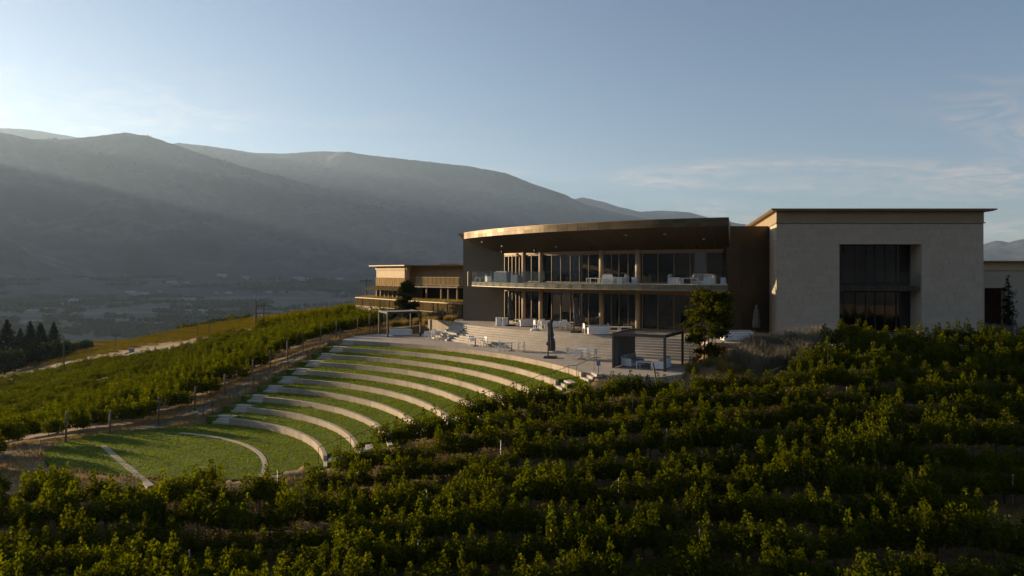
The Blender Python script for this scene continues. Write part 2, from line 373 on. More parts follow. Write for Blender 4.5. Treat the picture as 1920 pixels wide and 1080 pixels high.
amph_poly = [pa(tier_r(1)+.3, a) for a in np.linspace(A0, A1, 40)] + [pa(r, A1+math.degrees(2.15/r)) for r in np.linspace(tier_r(1)+.3, 15, 12)] + [pa(r, A0-math.degrees(1.9/r)) for r in np.linspace(15, tier_r(1)+.3, 12)]

stage_poly = [pa(tier_r(NT)+.02, a) for a in np.linspace(A0-3, A1+4, 40)] + [(-25.2, 48.4), (-28.4, 46.5), (-29.4, 44.2), (-28.9, 42.0), (-26.2, 38.7), (-20.5, 36.9), (-14.2, 36.4)]
if _area(stage_poly) < 0: stage_poly.reverse()
# ------------------------------------------------------------------ ground sheet (polar grid round the viewpoint)
az = np.r_[np.linspace(-180, -62, 40)[:-1], np.linspace(-62, -40, 40)[:-1], np.linspace(-40, 40, 260)[:-1], np.linspace(40, 62, 40)[:-1], np.linspace(62, 180, 40)]
rr_ = np.r_[.01, np.geomspace(6, 20, 20)[:-1], np.geomspace(20, 120, 210)[:-1], np.geomspace(120, 1000, 130)[:-1], np.geomspace(1000, 26000, 60)]
AZ, RR = np.meshgrid(np.radians(az), rr_, indexing='ij')
GX, GY = RR*np.sin(AZ), RR*np.cos(AZ)
GZ = HH(GX, GY)
low = inside(lower_poly, GX, GY) | inside(amph_poly, GX, GY)
GZ = np.where(low, np.minimum(GZ, np.where(inside(amph_poly, GX, GY), HH(GX, GY)-.7, ZL-.5)), GZ)
for k in range(1, NT+1):     # keep the bed of the amphitheatre under its lawn steps
    rk = np.hypot(GX-CA.x, GY-CA.y); an = np.degrees(np.arctan2(GY-CA.y, GX-CA.x))
    sel = (an > A0-8) & (an < A1+9) & (rk < tier_r(k)+.5) & (rk > tier_r(k)-1.9) & inside(amph_poly, GX, GY)
    GZ = np.where(sel, np.minimum(GZ, tier_z(k)-DZ-.35), GZ)
GZ = np.where(inside(upper_poly, GX, GY), np.minimum(GZ, ZU-.4), GZ)
GZ = np.where(inside(stage_poly, GX, GY), np.minimum(GZ, ZS-.3), GZ)
na, nr = AZ.shape
gv = np.stack([GX, GY, GZ], -1).reshape(-1, 3)
ii, jj = np.meshgrid(np.arange(na-1), np.arange(nr-1), indexing='ij')
q = np.stack([ii*nr+jj, ii*nr+jj+1, (ii+1)*nr+jj+1, (ii+1)*nr+jj], -1).reshape(-1, 4)
me = bpy.data.meshes.new('ground'); me.vertices.add(len(gv)); me.vertices.foreach_set('co', gv.reshape(-1).astype(np.float32))
me.loops.add(q.size); me.loops.foreach_set('vertex_index', q.reshape(-1).astype(np.int32)); me.polygons.add(len(q)); me.polygons.foreach_set('loop_start', np.arange(0, q.size, 4, dtype=np.int32))
me.update(calc_edges=True); me.polygons.foreach_set('use_smooth', np.ones(len(q), bool))
me.materials.append(M['ground']); me.materials.append(M['valley'])
cr_ = RR.reshape(-1)[q[:, 0]]
me.polygons.foreach_set('material_index', (cr_ > 330).astype(np.int32)); me.update()
ground = bpy.data.objects.new('ground', me); COL.objects.link(ground); tag(ground, kind='structure')

def gh(px, py, y0=20., y1=1500.):
    """where the sight line through a photo point meets the natural ground"""
    ys = np.geomspace(y0, y1, 3000); xs = (px-960)/F*ys; zs = -(py-HZ)/F*ys
    d = HH(xs, ys) - zs; i = np.argmax(d > 0)
    if d[i] <= 0: i = len(ys)-1
    return Vector((xs[i], ys[i], H(xs[i], ys[i])))

# ------------------------------------------------------------------ mountains
def interp(pts, x): return np.interp(x, [p[0] for p in pts], [p[1] for p in pts])
def polar(crest): return [(math.degrees(math.atan((p-960)/F)), math.degrees(math.atan((HZ-y)/F*math.cos(math.atan((p-960)/F))))) for p, y in crest]
def mountain(name, crest, rng_pts, az0, az1, ncol, seed, amp, zb=-112, nrow=90):
    """crest: (azimuth, elevation) seen from the hill; rng_pts: (azimuth, crest range, foot range)"""
    V = np.zeros((ncol, nrow, 3))
    for i, a in enumerate(np.linspace(az0, az1, ncol)):
        D = np.interp(a, [p[0] for p in rng_pts], [p[1] for p in rng_pts])*(1+.05*noise.noise((a*.09, seed, 0)))
        B = np.interp(a, [p[0] for p in rng_pts], [p[2] for p in rng_pts])*(1+.12*noise.noise((a*.07, seed+5, 0)))
        zc = math.tan(R(interp(crest, a)))*D
        sx, cy = math.sin(R(a)), math.cos(R(a))
        for j in range(nrow):
            t = j/(nrow-1)*1.25
            d = B+(D-B)*t; x = sx*d; y = cy*d
            tr = (5*noise.noise((x/38, y/60, seed))+5*noise.noise((x/17, y/30, seed)))
            if t <= 1:
                f = .62*t**1.15+.38*t**2.4
                z = zb+(zc-zb)*f
                e = math.sin(math.pi*min(t*1.02, 1))**.8
                n1 = noise.fractal((x/1500+seed, y/1500, 0), .9, 2.1, 6)
                n2 = 1-abs(noise.noise((x/900+seed*2, y/2600, 3)))*2
                z += amp*e*(.8*n1+.42*n2-.15) + amp*.34*noise.fractal((x/420, y/620, seed), .75, 2.1, 7)*min(1, t*4)
                z += tr*(t > .5)
                lim = (zc-zb)*t**.72+zb+12
                z = min(z, lim) if t < .985 else zc+tr
            else: z = zc-(t-1)*(D-B)*.35
            V[i, j] = (x, y, max(z, zb-5))
    mb = MB(); n = nrow
    mb.v = V.reshape(-1, 3).tolist()
    mb.f = [(i*n+j, (i+1)*n+j, (i+1)*n+j+1, i*n+j+1) for i in range(ncol-1) for j in range(n-1)]
    mb.sm = [True]*len(mb.f)
    o = mb.build(name, M['mountain'], origin=False); tag(o, kind='structure'); return o
crA = [(-130, 6), (-110, 7), (-90, 7.6), (-70, 8.0), (-62, 8.2), (-55, 8.6), (-47, 9.0)] + polar([(-200, 262), (-60, 249), (0, 248), (60, 261), (120, 262), (170, 257), (235, 249), (280, 256), (330, 272), (380, 290), (450, 311), (520, 330), (600, 352), (700, 385), (800, 425), (900, 470), (1000, 500), (1100, 515)])
crB = polar([(100, 350), (200, 305), (300, 273), (335, 268), (400, 275), (480, 287), (530, 288), (600, 284), (650, 285), (700, 292), (800, 303), (880, 312), (950, 325), (1000, 345), (1060, 365), (1100, 385), (1160, 400), (1250, 417), (1350, 435), (1500, 470), (1600, 500)])
crC = polar([(700, 430), (950, 400), (1050, 380), (1090, 370), (1130, 378), (1160, 388), (1200, 397), (1240, 395), (1290, 398), (1325, 407), (1380, 418), (1450, 430), (1600, 445), (1700, 452), (1800, 456), (1845, 458), (1870, 450), (1890, 455), (1920, 448), (2000, 440), (2200, 425), (2600, 440), (4000, 470)])
crD = polar([(-1200, 330), (-800, 290), (-400, 250), (-100, 234), (0, 240), (60, 243), (100, 250), (150, 258), (250, 280), (350, 310), (500, 360)])
mountain('mountain', crA, [(-130, 4200, 1500), (-70, 4700, 1700), (-50, 5600, 2200), (-35, 6800, 2900), (5, 6500, 3200)], -125, 4, 420, 1.3, 230)
mountain('mountain', crB, [(-33, 10000, 5200), (-10, 8900, 4400), (26, 9500, 5000)], -33, 26, 220, 4.7, 200)
mountain('mountain', crC, [(-10, 11800, 6800), (20, 12000, 7000), (53, 12500, 7500)], -9, 53, 180, 8.1, 180)
mountain('mountain', crD, [(-58, 9500, 7600), (-20, 12000, 9500)], -56, -21, 110, 12.9, 120)

crE = [(95, 2), (110, 6), (130, 8.5), (160, 9.5), (190, 8.6), (215, 9), (235, 6), (250, 2)]
mountain('mountain', crE, [(95, 4200, 1500), (250, 4200, 1500)], 95, 250, 90, 21.5, 150, nrow=40)

# ------------------------------------------------------------------ haze
hz = MB().box(-14500, 14500, -7000, 15500, -130, 2150).build('haze', M['wire'], origin=False)
hm = bpy.data.materials.new('haze_air'); hn, hl = nodes_of(hm); hn.clear()
ho = hn.new('ShaderNodeOutputMaterial'); pv = hn.new('ShaderNodeVolumePrincipled')
pv.inputs['Color'].default_value = (.54, .74, 1.0, 1); pv.inputs['Density'].default_value = 5.3e-5; pv.inputs['Anisotropy'].default_value = .36
hl.new(pv.outputs[0], ho.inputs['Volume'])
hz.data.materials.clear(); hz.data.materials.append(hm); tag(hz, kind='stuff')

# ------------------------------------------------------------------ terraces
slab = MB().prism(lower_poly, ZL-.9, ZL).build('terrace_paving', M['paving']); tag(slab, kind='structure')
slab = MB().prism(upper_poly, ZU-.9, ZU).build('terrace_paving', M['paving']); tag(slab, kind='structure')

def arc_block(pf, c_r0, c_r1, a0, a1, z0, z1, n=6, mb=None):
    """solid bounded by two radii and two angles; pf(r, a) gives the plan point"""
    mb = mb or MB(); aa = np.linspace(a0, a1, n+1)
    p = [pf(c_r0, a) for a in aa] + [pf(c_r1, a) for a in aa[::-1]]
    if _area(p) < 0: p.reverse()
    m = len(aa)
    vs = [(x, y, z0) for x, y in p] + [(x, y, z1) for x, y in p]; N = len(p)
    fs = [(i, (i+1) % N, N+(i+1) % N, N+i) for i in range(N)]
    for i in range(m-1):
        fs += [(N+i, N+i+1, N+N-2-i, N+N-1-i), (N-1-i, N-2-i, i+1, i)]
    return mb.add(vs, fs)

# wide curved flight between the terraces: every step its own stone
st = empty('terrace_stairs', (5, 57, ZL), 'wide curved flight of pale stone steps between the two terraces', 'stairs')
rise = (ZU-ZL)/NR
for i in range(1, NR):
    o = arc_block(pb, RS-.05+RUN*(i-1), RS+RUN*i, TS0, TS1, ZL-.3, ZU-rise*i, 40).build('step', M['stair'], st)
arc_block(pb, RS-.5, RS+.02, TS0, TS1, ZU-.4, ZU+.004, 40).build('top_step', M['stair'], st)
# steeper side flight at the building end, beside a low retaining wall
sf = empty('side_stairs', (-4.6, 66.5, ZL), 'narrow flight of sunlit steps beside the low grass-topped retaining wall', 'stairs')
for i in range(1, NR):
    arc_block(pb, RS-.05+.36*(i-1), RS+.36*i, TS1+.12, 56.8, ZL-.3, ZU-rise*i+.002, 4).build('step', M['stair'], sf)
rwp = [pb(RS-.2, 57.0), (-8.6, 72.6), (-8.9, 72.4), pb(RS+.1, 57.5)]
rw = MB().prism(rwp if _area(rwp) > 0 else rwp[::-1], ZL-.4, ZU+.12).build('retaining_wall', M['concrete']); tag(rw, 'low grey concrete retaining wall beside the narrow flight of steps', 'wall')

# ------------------------------------------------------------------ amphitheatre: ten curved walls of precast panels and lawn steps
ORD = ['topmost', 'second', 'third', 'fourth', 'fifth', 'sixth', 'seventh', 'eighth', 'ninth', 'lowest']
for k in range(1, NT+1):
    r, z = tier_r(k), tier_z(k)
    x, y = pa(r, (A0+A1)/2)
    w = empty('amphitheatre_wall', (x, y, z-DZ), ORD[k-1]+' curved concrete seat wall of the amphitheatre'+(', edging the paved terrace' if k == 1 else ', counted from the terrace' if k < 10 else ', nearest the stage lawn'), 'wall', 'curved seat walls of the amphitheatre')
    n = max(6, round(r*R(A1-A0)/2.0)); step = (A1-A0)/n; gap = math.degrees(.012/r)
    top = z+.012 if k > 1 else z+.02
    for i in range(n):
        dz = rng.uniform(-.008, .008)
        arc_block(pa, r, r+.24, A0+step*i+gap, A0+step*(i+1)-gap, z-DZ-.3, top+dz, 3).build('concrete_panel', M['concrete'], w)
    bx = pa(r+.12, A0); d = Vector((bx[0]-CA.x, bx[1]-CA.y)).normalized()
    # end face lamp
    e = Vector(pa(r+.12, A0-math.degrees(.018/r)))
    MB().obox((e.x, e.y), d, .075, .012, z-.2, z-.09).build('step_light', M['plate'], w)
# lawn strips between the walls, and the stage lawn
def lawn_strip(k):
    mb = MB(); z = tier_z(k+1) if k < NT else ZS
    r1 = tier_r(k)+.03; r0 = tier_r(k+1)+.23 if k < NT else 0
    aa = np.linspace(A0, A1, 41); vs = []
    for a in aa:
        for rr2, zz2 in ((r0, z-.5), (r1, z-.5), (r1, z+.085), ((r0+r1)/2, z+.03), (r0, z-.012)): vs.append((*pa(rr2, a), zz2))
    fs = [(i*5+j, (i+1)*5+j, (i+1)*5+(j+1) % 5, i*5+(j+1) % 5) for i in range(40) for j in range(5)] + [(0, 1, 2, 3, 4), (204, 203, 202, 201, 200)]
    mb.add(vs, fs)
    # shoulders beyond the wall ends, beside the stairs
    da0 = 1.55; 
    for s in (0, 1):
        a = A1 if s else A0; q = 1 if s else -1
        arc_block(pa, r0+.78, r1-.01, a, a+q*math.degrees(da0/r1), z-.5, z-.016, 4, mb)
        arc_block(pa, r0+.02, r1+.9, a+q*math.degrees(1.5/r1), a+q*math.degrees((2.3 if s else 2.0)/r1), z-.5, z-.03, 4, mb)
    o = mb.build('lawn', M['lawn']); tag(o, kind='structure')
for k in range(1, NT): lawn_strip(k)
mb = MB().prism(stage_poly, ZS-.8, ZS); o = mb.build('lawn', M['lawn']); tag(o, kind='structure')
o = arc_block(pa, 12.12, 12.38, 4, 76.5, ZS-.2, ZS+.035, 30).build('stage_edging', M['concrete']); tag(o, 'long curved concrete edging strip set in the stage lawn', 'edging')
p0 = onplane(192, 836, ZS); p1 = onplane(283, 912, ZS)
mid = ((p0[0]+p1[0])/2, (p0[1]+p1[1])/2); dd = Vector((p1[0]-p0[0], p1[1]-p0[1]))
o = MB().obox(mid, dd, dd.length/2, .17, ZS-.2, ZS+.03).build('stage_edging', M['concrete']); tag(o, 'straight pale edging strip across the stage lawn near the vines', 'edging')

# short flights at both ends of every wall, and the thin handrails on the right
for k in range(1, NT+1):
    r, z = tier_r(k), tier_z(k)
    for s in (1, 0):
        a = A1 if s else A0; q = 1 if s else -1; wdt = 1.42 if s else 1.15
        a0_, a1_ = a+q*math.degrees((.015 if s else .42)/r), a+q*math.degrees(((.015 if s else .42)+wdt)/r)
        x, y = pa(r, (a0_+a1_)/2)
        lab = ('three-step flight at the shaded vineyard end of the '+ORD[k-1]+' amphitheatre wall') if s else ('three-step sunlit flight at the near right end of the '+ORD[k-1]+' amphitheatre wall')
        e = empty('short_stairs', (x, y, z-DZ), lab, 'stairs', 'short flights beside the amphitheatre walls')
        for i in range(3):
            arc_block(pa, r+.02+.29*i, r+.33+.29*i+(.12 if i == 2 else 0), min(a0_, a1_), max(a0_, a1_), z-DZ-.4, z-.3+.15*i+.004*i, 2).build('step', M['stair'], e)
        if not s:
            arc_block(pa, r+.02, r+.24, A0-math.degrees(.4/r), A0-math.degrees(.02/r), z-DZ-.3, z+.006, 1).build('cheek_block', M['concrete'], e)
    # handrail
    aa = A0-math.degrees(.3/r); b0 = Vector((*pa(r-.25, aa), z-DZ)); b1 = Vector((*pa(r+1.0, aa), z)); up = Vector((0, 0, .9))
    b2 = Vector((*pa(r+1.5, aa), z))
    hr = empty('handrail', b0, 'thin dark handrail at the right end of the '+ORD[k-1]+' amphitheatre wall', 'handrail', 'handrails of the amphitheatre')
    MB().tube([b0+up, b0+up+Vector((0, 0, .02)), b1+up, b2+up], .02, 5).build('rail', M['charcoal'], hr)
    for b in (b0, b1): MB().tube([b-Vector((0, 0, .1)), b+up], .018, 5).build('post', M['charcoal'], hr)

# wire fence along the vineyard end of the amphitheatre
fp = []
for i in range(21):
    f = i/20; r = 33.2 - f*17.6
    x, y = pa(r, A1+math.degrees(2.35/r)); fp.append(Vector((x, y, H(x, y))))
fe = empty('wire_fence', fp[10], 'low dark wire fence of thin posts along the gravel path', 'fence')
for p in fp: MB().tube([p-Vector((0, 0, .2)), p+Vector((0, 0, .98))], .022, 5).build('post', M['charcoal'], fe)
for h in (.45, .92): MB().tube([p+Vector((0, 0, h)) for p in fp], .008, 4).build('wire', M['wire'], fe)

# gravel path between the fence and the vines, the valley road, and a track by the sign wall
def ribbon(name, pts, wd_, mat, lift=.05, n=120):
    pts = [Vector((p[0], p[1])) for p in pts]
    L = [0]
    for i in range(1, len(pts)): L.append(L[-1]+(pts[i]-pts[i-1]).length)
    s = np.linspace(0, L[-1], n); xs = np.interp(s, L, [p.x for p in pts]); ys = np.interp(s, L, [p.y for p in pts])
    ker = np.ones(9)/9
    xs[4:-4] = np.convolve(xs, ker, 'valid'); ys[4:-4] = np.convolve(ys, ker, 'valid')
    tx, ty = np.gradient(xs), np.gradient(ys); ln = np.hypot(tx, ty); nx, ny = -ty/ln, tx/ln
    m = 7; mb = MB(); vs = []
    for j in range(m):
        o = (j/(m-1)-.5)*wd_; jit = .12*wd_*np.array([noise.noise((s_*.5, j*3.1, 1)) for s_ in s])*(1 if j in (0, m-1) else 0)
        X, Y = xs+nx*(o+jit), ys+ny*(o+jit); Z = HH(X, Y)+lift*(1 if 0 < j < m-1 else -.3)
        vs.append(np.stack([X, Y, Z], -1))
    V = np.stack(vs, 1).reshape(-1, 3)
    mb.v = V.tolist(); mb.f = [(i*m+j+1, i*m+j, (i+1)*m+j, (i+1)*m+j+1) for i in range(n-1) for j in range(m-1)]; mb.sm = [True]*len(mb.f)
    o = mb.build(name, mat); tag(o, kind='structure'); return o
path_pts = [(-17.3, 70.6), (-18.6, 66.5)] + [pa(r, A1+math.degrees(4.3/r)) for r in (31, 28, 25, 22, 19, 16.5)] + [(-26.6, 49.4), (-29.6, 47.2), (-31.0, 44.0), (-31.2, 40.5), (-30, 37)]
ribbon('path', path_pts, 2.0, M['gravel'], .06)
road_px = [(-120, 735), (0, 706), (130, 686), (240, 664), (330, 653), (372, 646)]
ribbon('road', [gh(*p).xy for p in road_px], 3.6, M['road'], .2, 160)

# ------------------------------------------------------------------ the curved main building
ZROOF, ZSF, ZHEAD = 4.05, 3.42, 1.86          # roof top, soffit at the fascia, soffit at the glass
def r_can(t): return float(np.interp(t, [18, 26, 40, 50, 60.5], [42.75, 42.75, 42.2, 41.3, 40.3]))
RG = 37.4
T_R, T_L = 18.7, 60.3                          # canopy ends
T_GL = 55.2                                    # left end of the glass
T_GR = theta_at(1357, RG)
bld = empty('winery_building', (8, 66, ZU), 'curved two-storey winery building with bronze roof canopy and glazed front', 'building')

def surf(mb, fa, fb, ts, flip=False):          # strip between two space curves
    A = [fa(t) for t in ts]; Bv = [fb(t) for t in ts]; n = len(ts)
    fs = [(i, i+1, n+i+1, n+i) if not flip else (n+i, n+i+1, i+1, i) for i in range(n-1)]
    return mb.add(A+Bv, fs)
# roof slab + soffit as one solid
ts = np.linspace(T_R, T_L, 49)
def solid_arc(name, mat, parent, loops, ts):   # loops: list of (r(t), z(t)) going round the section
    mb = MB(); m = len(loops); vs = []
    for t in ts:
        for fr, fz in loops: vs.append((*pb(fr(t), t), fz(t)))
    fs = [(i*m+j, i*m+(j+1) % m, (i+1)*m+(j+1) % m, (i+1)*m+j) for i in range(len(ts)-1) for j in range(m)]
    fs += [tuple(range(m-1, -1, -1)), tuple((len(ts)-1)*m+j for j in range(m))]
    mb.add(vs, fs)
    o = mb.build(name, mat, parent)
    bm = bmesh.new(); bm.from_mesh(o.data); bmesh.ops.recalc_face_normals(bm, faces=bm.faces); bm.to_mesh(o.data); bm.free()
    return o
roof = solid_arc('roof', M['roofing'], bld, [(lambda t: r_can(t)-.03, lambda t: ZROOF-.02), (lambda t: r_can(t)-.03, lambda t: ZSF+.01), (lambda t: RG-.2, lambda t: ZHEAD+.02), (lambda t: 26.0, lambda t: ZHEAD+.02), (lambda t: 26.0, lambda t: ZROOF-.02)], ts)
cop = solid_arc('coping', M['mullion'], roof, [(lambda t: r_can(t)+.06, lambda t: ZROOF+.03), (lambda t: r_can(t)+.06, lambda t: ZROOF-.03), (lambda t: r_can(t)-.4, lambda t: ZROOF-.018), (lambda t: r_can(t)-.4, lambda t: ZROOF+.03)], ts)
# fascia: two rows of bronze panels, each a plate of its own
npan = 30
for i in range(npan):
    t0 = T_R+(T_L-T_R)*i/npan+.012; t1 = T_R+(T_L-T_R)*(i+1)/npan-.012
    for z0, z1, lean in ((ZSF, ZSF+.3, .0), (ZSF+.31, ZROOF-.035, .0)):
        mb = MB(); tilt = rng.uniform(-.006, .006)
        o0, o1 = .0, .035
        tt = np.linspace(t0, t1, 3)
        vs = []
        for t in tt:
            r = r_can(t)
            for rr2, zz2 in ((r-.02, z0), (r+o1+tilt, z0), (r+o1-tilt, z1), (r-.02, z1)): vs.append((*pb(rr2, t), zz2))
        fs = [(a*4+b, (a+1)*4+b, (a+1)*4+(b+1) % 4, a*4+(b+1) % 4) for a in range(2) for b in range(4)] + [(0, 1, 2, 3), (11, 10, 9, 8)]
        mb.add(vs, fs).build('fascia_panel', M['bronze'], roof)
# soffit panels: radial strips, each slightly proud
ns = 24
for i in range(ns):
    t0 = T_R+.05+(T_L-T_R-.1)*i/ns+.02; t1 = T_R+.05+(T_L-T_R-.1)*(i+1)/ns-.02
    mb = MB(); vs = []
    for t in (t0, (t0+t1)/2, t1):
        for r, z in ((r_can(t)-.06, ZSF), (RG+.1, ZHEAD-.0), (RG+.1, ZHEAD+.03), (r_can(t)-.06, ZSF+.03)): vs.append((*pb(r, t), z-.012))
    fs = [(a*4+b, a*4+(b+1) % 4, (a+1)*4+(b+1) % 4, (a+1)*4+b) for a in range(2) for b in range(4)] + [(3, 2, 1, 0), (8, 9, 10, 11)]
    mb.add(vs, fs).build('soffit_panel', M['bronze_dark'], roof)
for t, f in ((55.8, .75), (52.5, .45), (42.0, .3), (30, .75), (25.5, .75), (21.5, .5)):
    r = RG+(r_can(t)-RG)*f; z = ZHEAD+(ZSF-ZHEAD)*f-.03
    x, y = pb(r, t); MB().lathe((x, y, z-.06), [(.10, 0), (.12, .03), (.12, .08)], 10).build('downlight', M['lamp_white'], roof)
for t in (54, 46.5, 36.8, 22.6):
    x, y = pb(RG+.9, t); MB().lathe((x, y, ZHEAD-.02), [(.05, 0), (.13, .05), (.13, .2), (.04, .34)], 10).build('speaker', M['charcoal'], roof)
# left end: a brown masonry wall, with a thin roof lip
wl0, wl1 = Vector((-5.2, 72.6)), Vector(pb(RG, T_GL))
def wall_seg(p, q, th, z0, z1, name, mat, parent):
    p, q = Vector(p[:2]), Vector(q[:2]); d = (q-p); nrm = Vector((-d.y, d.x)).normalized()   # thickness to the left of p->q
    pts = [p, q, q+nrm*th, p+nrm*th]
    if _area([(v.x, v.y) for v in pts]) < 0: pts.reverse()
    return MB().prism([(v.x, v.y) for v in pts], z0, z1).build(name, mat, parent)
wall_seg(wl0, wl1, .5, ZU-.3, ZSF+.0, 'masonry_wall', M['brick'], bld)
wall_seg((-5.15, 72.65), (-6.0, 90), -.5, ZU-.3, ZSF-.1, 'end_wall', M['brick'], bld)
MB().prism([(-5.75, 72.5), (-4.6, 71.9), (-4.0, 76), (-5.6, 88), (-6.3, 88)], ZROOF-.06, ZROOF+.02).build('roof_lip', M['mullion'], bld)

# floors, back wall and ceilings inside
for z0, z1, nm, mt in ((ZU-.2, ZU+.012, 'ground_floor', 'innerfloor'), (ZD-.45, ZD+.01, 'upper_floor', 'innerfloor')):
    arc_block(pb, 26.5, RG-.02, T_GR+.1, T_GL-.1, z0, z1, 24).build(nm, M[mt], bld)
gapt = (theta_at(1301, RG-4), theta_at(1322, RG-4))
mb = MB(); 
bt = theta_at(1301, 27.0), theta_at(1322, 27.0)
for t0, t1 in ((T_GR+.1, bt[1]), (bt[0], T_GL-.1)): arc_block(pb, 26.6, 27.0, min(t0, t1), max(t0, t1), ZD, ZHEAD+.1, 14, mb)
arc_block(pb, 26.6, 27.0, min(bt), max(bt), ZD, ZD+.55, 2, mb)
mb.build('back_wall', M['inner'], bld)
arc_block(pb, 26.6, 27.0, T_GR+.1, T_GL-.1, ZU, ZD-.4, 20).build('back_wall', M['inner'], bld)
for t, r in ((26, 33), (33, 31.5), (40, 33), (47, 32), (30, 29.5), (44, 29.5)):
    x, y = pb(r, t); MB().lathe((x, y, ZU), [(.3, 0), (.3, 3.8)], 14).build('inner_column', M['inner'], bld)
for i in range(7):
    t = 24.5+i*4.3; x, y = pb(31+1.2*math.sin(i*2.1), t)
    MB().box(x-.8, x+.8, y-.4, y+.4, ZU+.01, ZU+.95+.25*(i % 3)).build('counter', M['inner' if i % 2 else 'greyblue'], bld)
    x, y = pb(33+math.sin(i*1.3), t+1.5)
    MB().box(x-.5, x+.5, y-.5, y+.5, ZD+.01, ZD+.8).build('cabinet', M['inner'], bld)

# columns and glazing on both floors (mullion positions read from the front, left to right)
cols_px = [982.5, 1014.5, 1128, 1196]
mull_px = [947, 954.5, 961, 968, 974.5, 997, 1035, 1052, 1070, 1087, 1104, 1147, 1161, 1178, 1205, 1234, 1264, 1294, 1324, 1356]
CR = .235
for cp in cols_px:
    t = theta_at(cp, RG+.05); x, y = pb(RG+.05, t)
    MB().lathe((x, y, ZU), [(CR, 0), (CR, ZD-.45-ZU)], 20).build('column', M['column'], bld)
    MB().lathe((x, y, ZD), [(CR, 0), (CR, ZHEAD-ZD+.05)], 20).build('column', M['column'], bld)
tm = [theta_at(p, RG) for p in mull_px]
for lvl, (z0, z1) in enumerate(((ZU, ZD-.85), (ZD, ZHEAD-.22))):
    arc_block(pb, RG-.12, RG+.12, T_GR, T_GL, z1+.02, (ZHEAD if lvl else ZD-.44), 40).build('lintel', M['mullion'], bld)
    for i in range(len(tm)-1):
        ta, tb = tm[i], tm[i+1]
        a, b = Vector(pb(RG, ta)), Vector(pb(RG, tb)); d = (b-a).normalized(); nn = Vector((-d.y, d.x))
        w = empty('window', (a.x, a.y, z0), parent=bld)
        fr = MB(); hw = .034
        fr.obox(a, d, hw, .075, z0+.01, z1)
        fr.prism([tuple(a+d*hw-nn*.05), tuple(b-d*hw-nn*.05), tuple(b-d*hw+nn*.05), tuple(a+d*hw+nn*.05)], z0+.012, z0+.1)
        fr.prism([tuple(a+d*hw-nn*.05), tuple(b-d*hw-nn*.05), tuple(b-d*hw+nn*.05), tuple(a+d*hw+nn*.05)], z1-.1, z1-.002)
        fr.build('frame', M['mullion'], w)
        MB().prism([tuple(a+d*hw-nn*.012), tuple(b-d*hw-nn*.012), tuple(b-d*hw+nn*.012), tuple(a+d*hw+nn*.012)], z0+.1, z1-.1).build('pane', M['glass'], w)
# dark bronze-clad wall to the right of the glass: tall cassette panels
bw0 = Vector(pb(RG, T_GR)); YB = 55.9
for row, (z0, z1) in enumerate(((ZU, -2.6), (-2.6, .05), (.05, 3.72))):
    nx = 4; xa, xb = bw0.x+.02, 22.4
    for i in range(nx):
        x0, x1 = xa+(xb-xa)*i/nx+.008, xa+(xb-xa)*(i+1)/nx-.008
        MB().box(x0, x1, YB-.04, YB+.1, z0+.008, z1-.008).build('wall_panel', M['bronze_wall'], bld)
MB().box(bw0.x, 22.4, YB+.02, YB+6, ZU-.3, 3.70).build('wall_core', M['bronze_wall'], bld)
# flush canopy return at the right end
# balcony: deck, fascia and glass panels on standoffs
bal = empty('balcony', (8, 60, ZD), parent=bld)
TBR, TBL = 18.9, theta_at(884, r_can(59))
tsb = np.linspace(TBR, TBL, 41)
def r_bal(t): return r_can(t)-.12
solid_arc('deck', M['paving'], bal, [(lambda t: r_bal(t), lambda t: ZD), (lambda t: r_bal(t), lambda t: ZD-.42), (lambda t: RG-.1, lambda t: ZD-.46), (lambda t: RG-.1, lambda t: ZD-.002)], tsb)
nfp = 22
for i in range(nfp):
    t0 = TBR+(TBL-TBR)*i/nfp; t1 = TBR+(TBL-TBR)*(i+1)/nfp; g = .012
    r = r_bal((t0+t1)/2)
    mb = MB()
    tt = [t0+g, (t0+t1)/2, t1-g]; vs = []
    for t in tt:
        for rr2, zz2 in ((r_bal(t)+.002, ZD-.44), (r_bal(t)+.04, ZD-.44), (r_bal(t)+.04, ZD+.006), (r_bal(t)+.002, ZD+.006)): vs.append((*pb(rr2, t), zz2))
    fs = [(a*4+b, (a+1)*4+b, (a+1)*4+(b+1) % 4, a*4+(b+1) % 4) for a in range(2) for b in range(4)] + [(0, 1, 2, 3), (11, 10, 9, 8)]
    mb.add(vs, fs).build('fascia_panel', M['alu'], bal)
    mb = MB(); vs = []
    for t in (t0+.03, (t0+t1)/2, t1-.03):
        for rr2, zz2 in ((r_bal(t)+.075, ZD-.36), (r_bal(t)+.093, ZD-.36), (r_bal(t)+.093, ZD+1.05), (r_bal(t)+.075, ZD+1.05)): vs.append((*pb(rr2, t), zz2))
    gl = mb.add(vs, fs).build('glass_panel', M['glass_rail'], bal)
    mb = MB()
    for t in (t0+.14, t1-.14):
        for z in (ZD-.30, ZD-.10):
            p = Vector((*pb(r_bal(t)+.04, t), z)); q2 = Vector((*pb(r_bal(t)+.12, t), z)); mb.tube([p, q2], .032, 6)
    mb.build('standoff', M['charcoal'], gl)
# left end return of the balustrade
p0 = Vector(pb(r_bal(TBL)+.08, TBL)); p1 = Vector(pb(RG+.6, TBL)); d = p1-p0
MB().obox((p0+p1)/2, d, d.length/2, .01, ZD-.36, ZD+1.05).build('glass_panel', M['glass_rail'], bal)
e = Vector(pb(r_bal(TBL)+.0, TBL+.35)); MB().obox(e, d, .3, .03, ZD-.44, ZD+1.06).build('end_post', M['alu'], bal)
p0 = Vector(pb(r_bal(TBR)+.08, TBR)); p1 = Vector(pb(RG+.6, TBR)); d = p1-p0
MB().obox((p0+p1)/2, d, d.length/2, .01, ZD-.36, ZD+1.05).build('glass_panel', M['glass_rail'], bal)

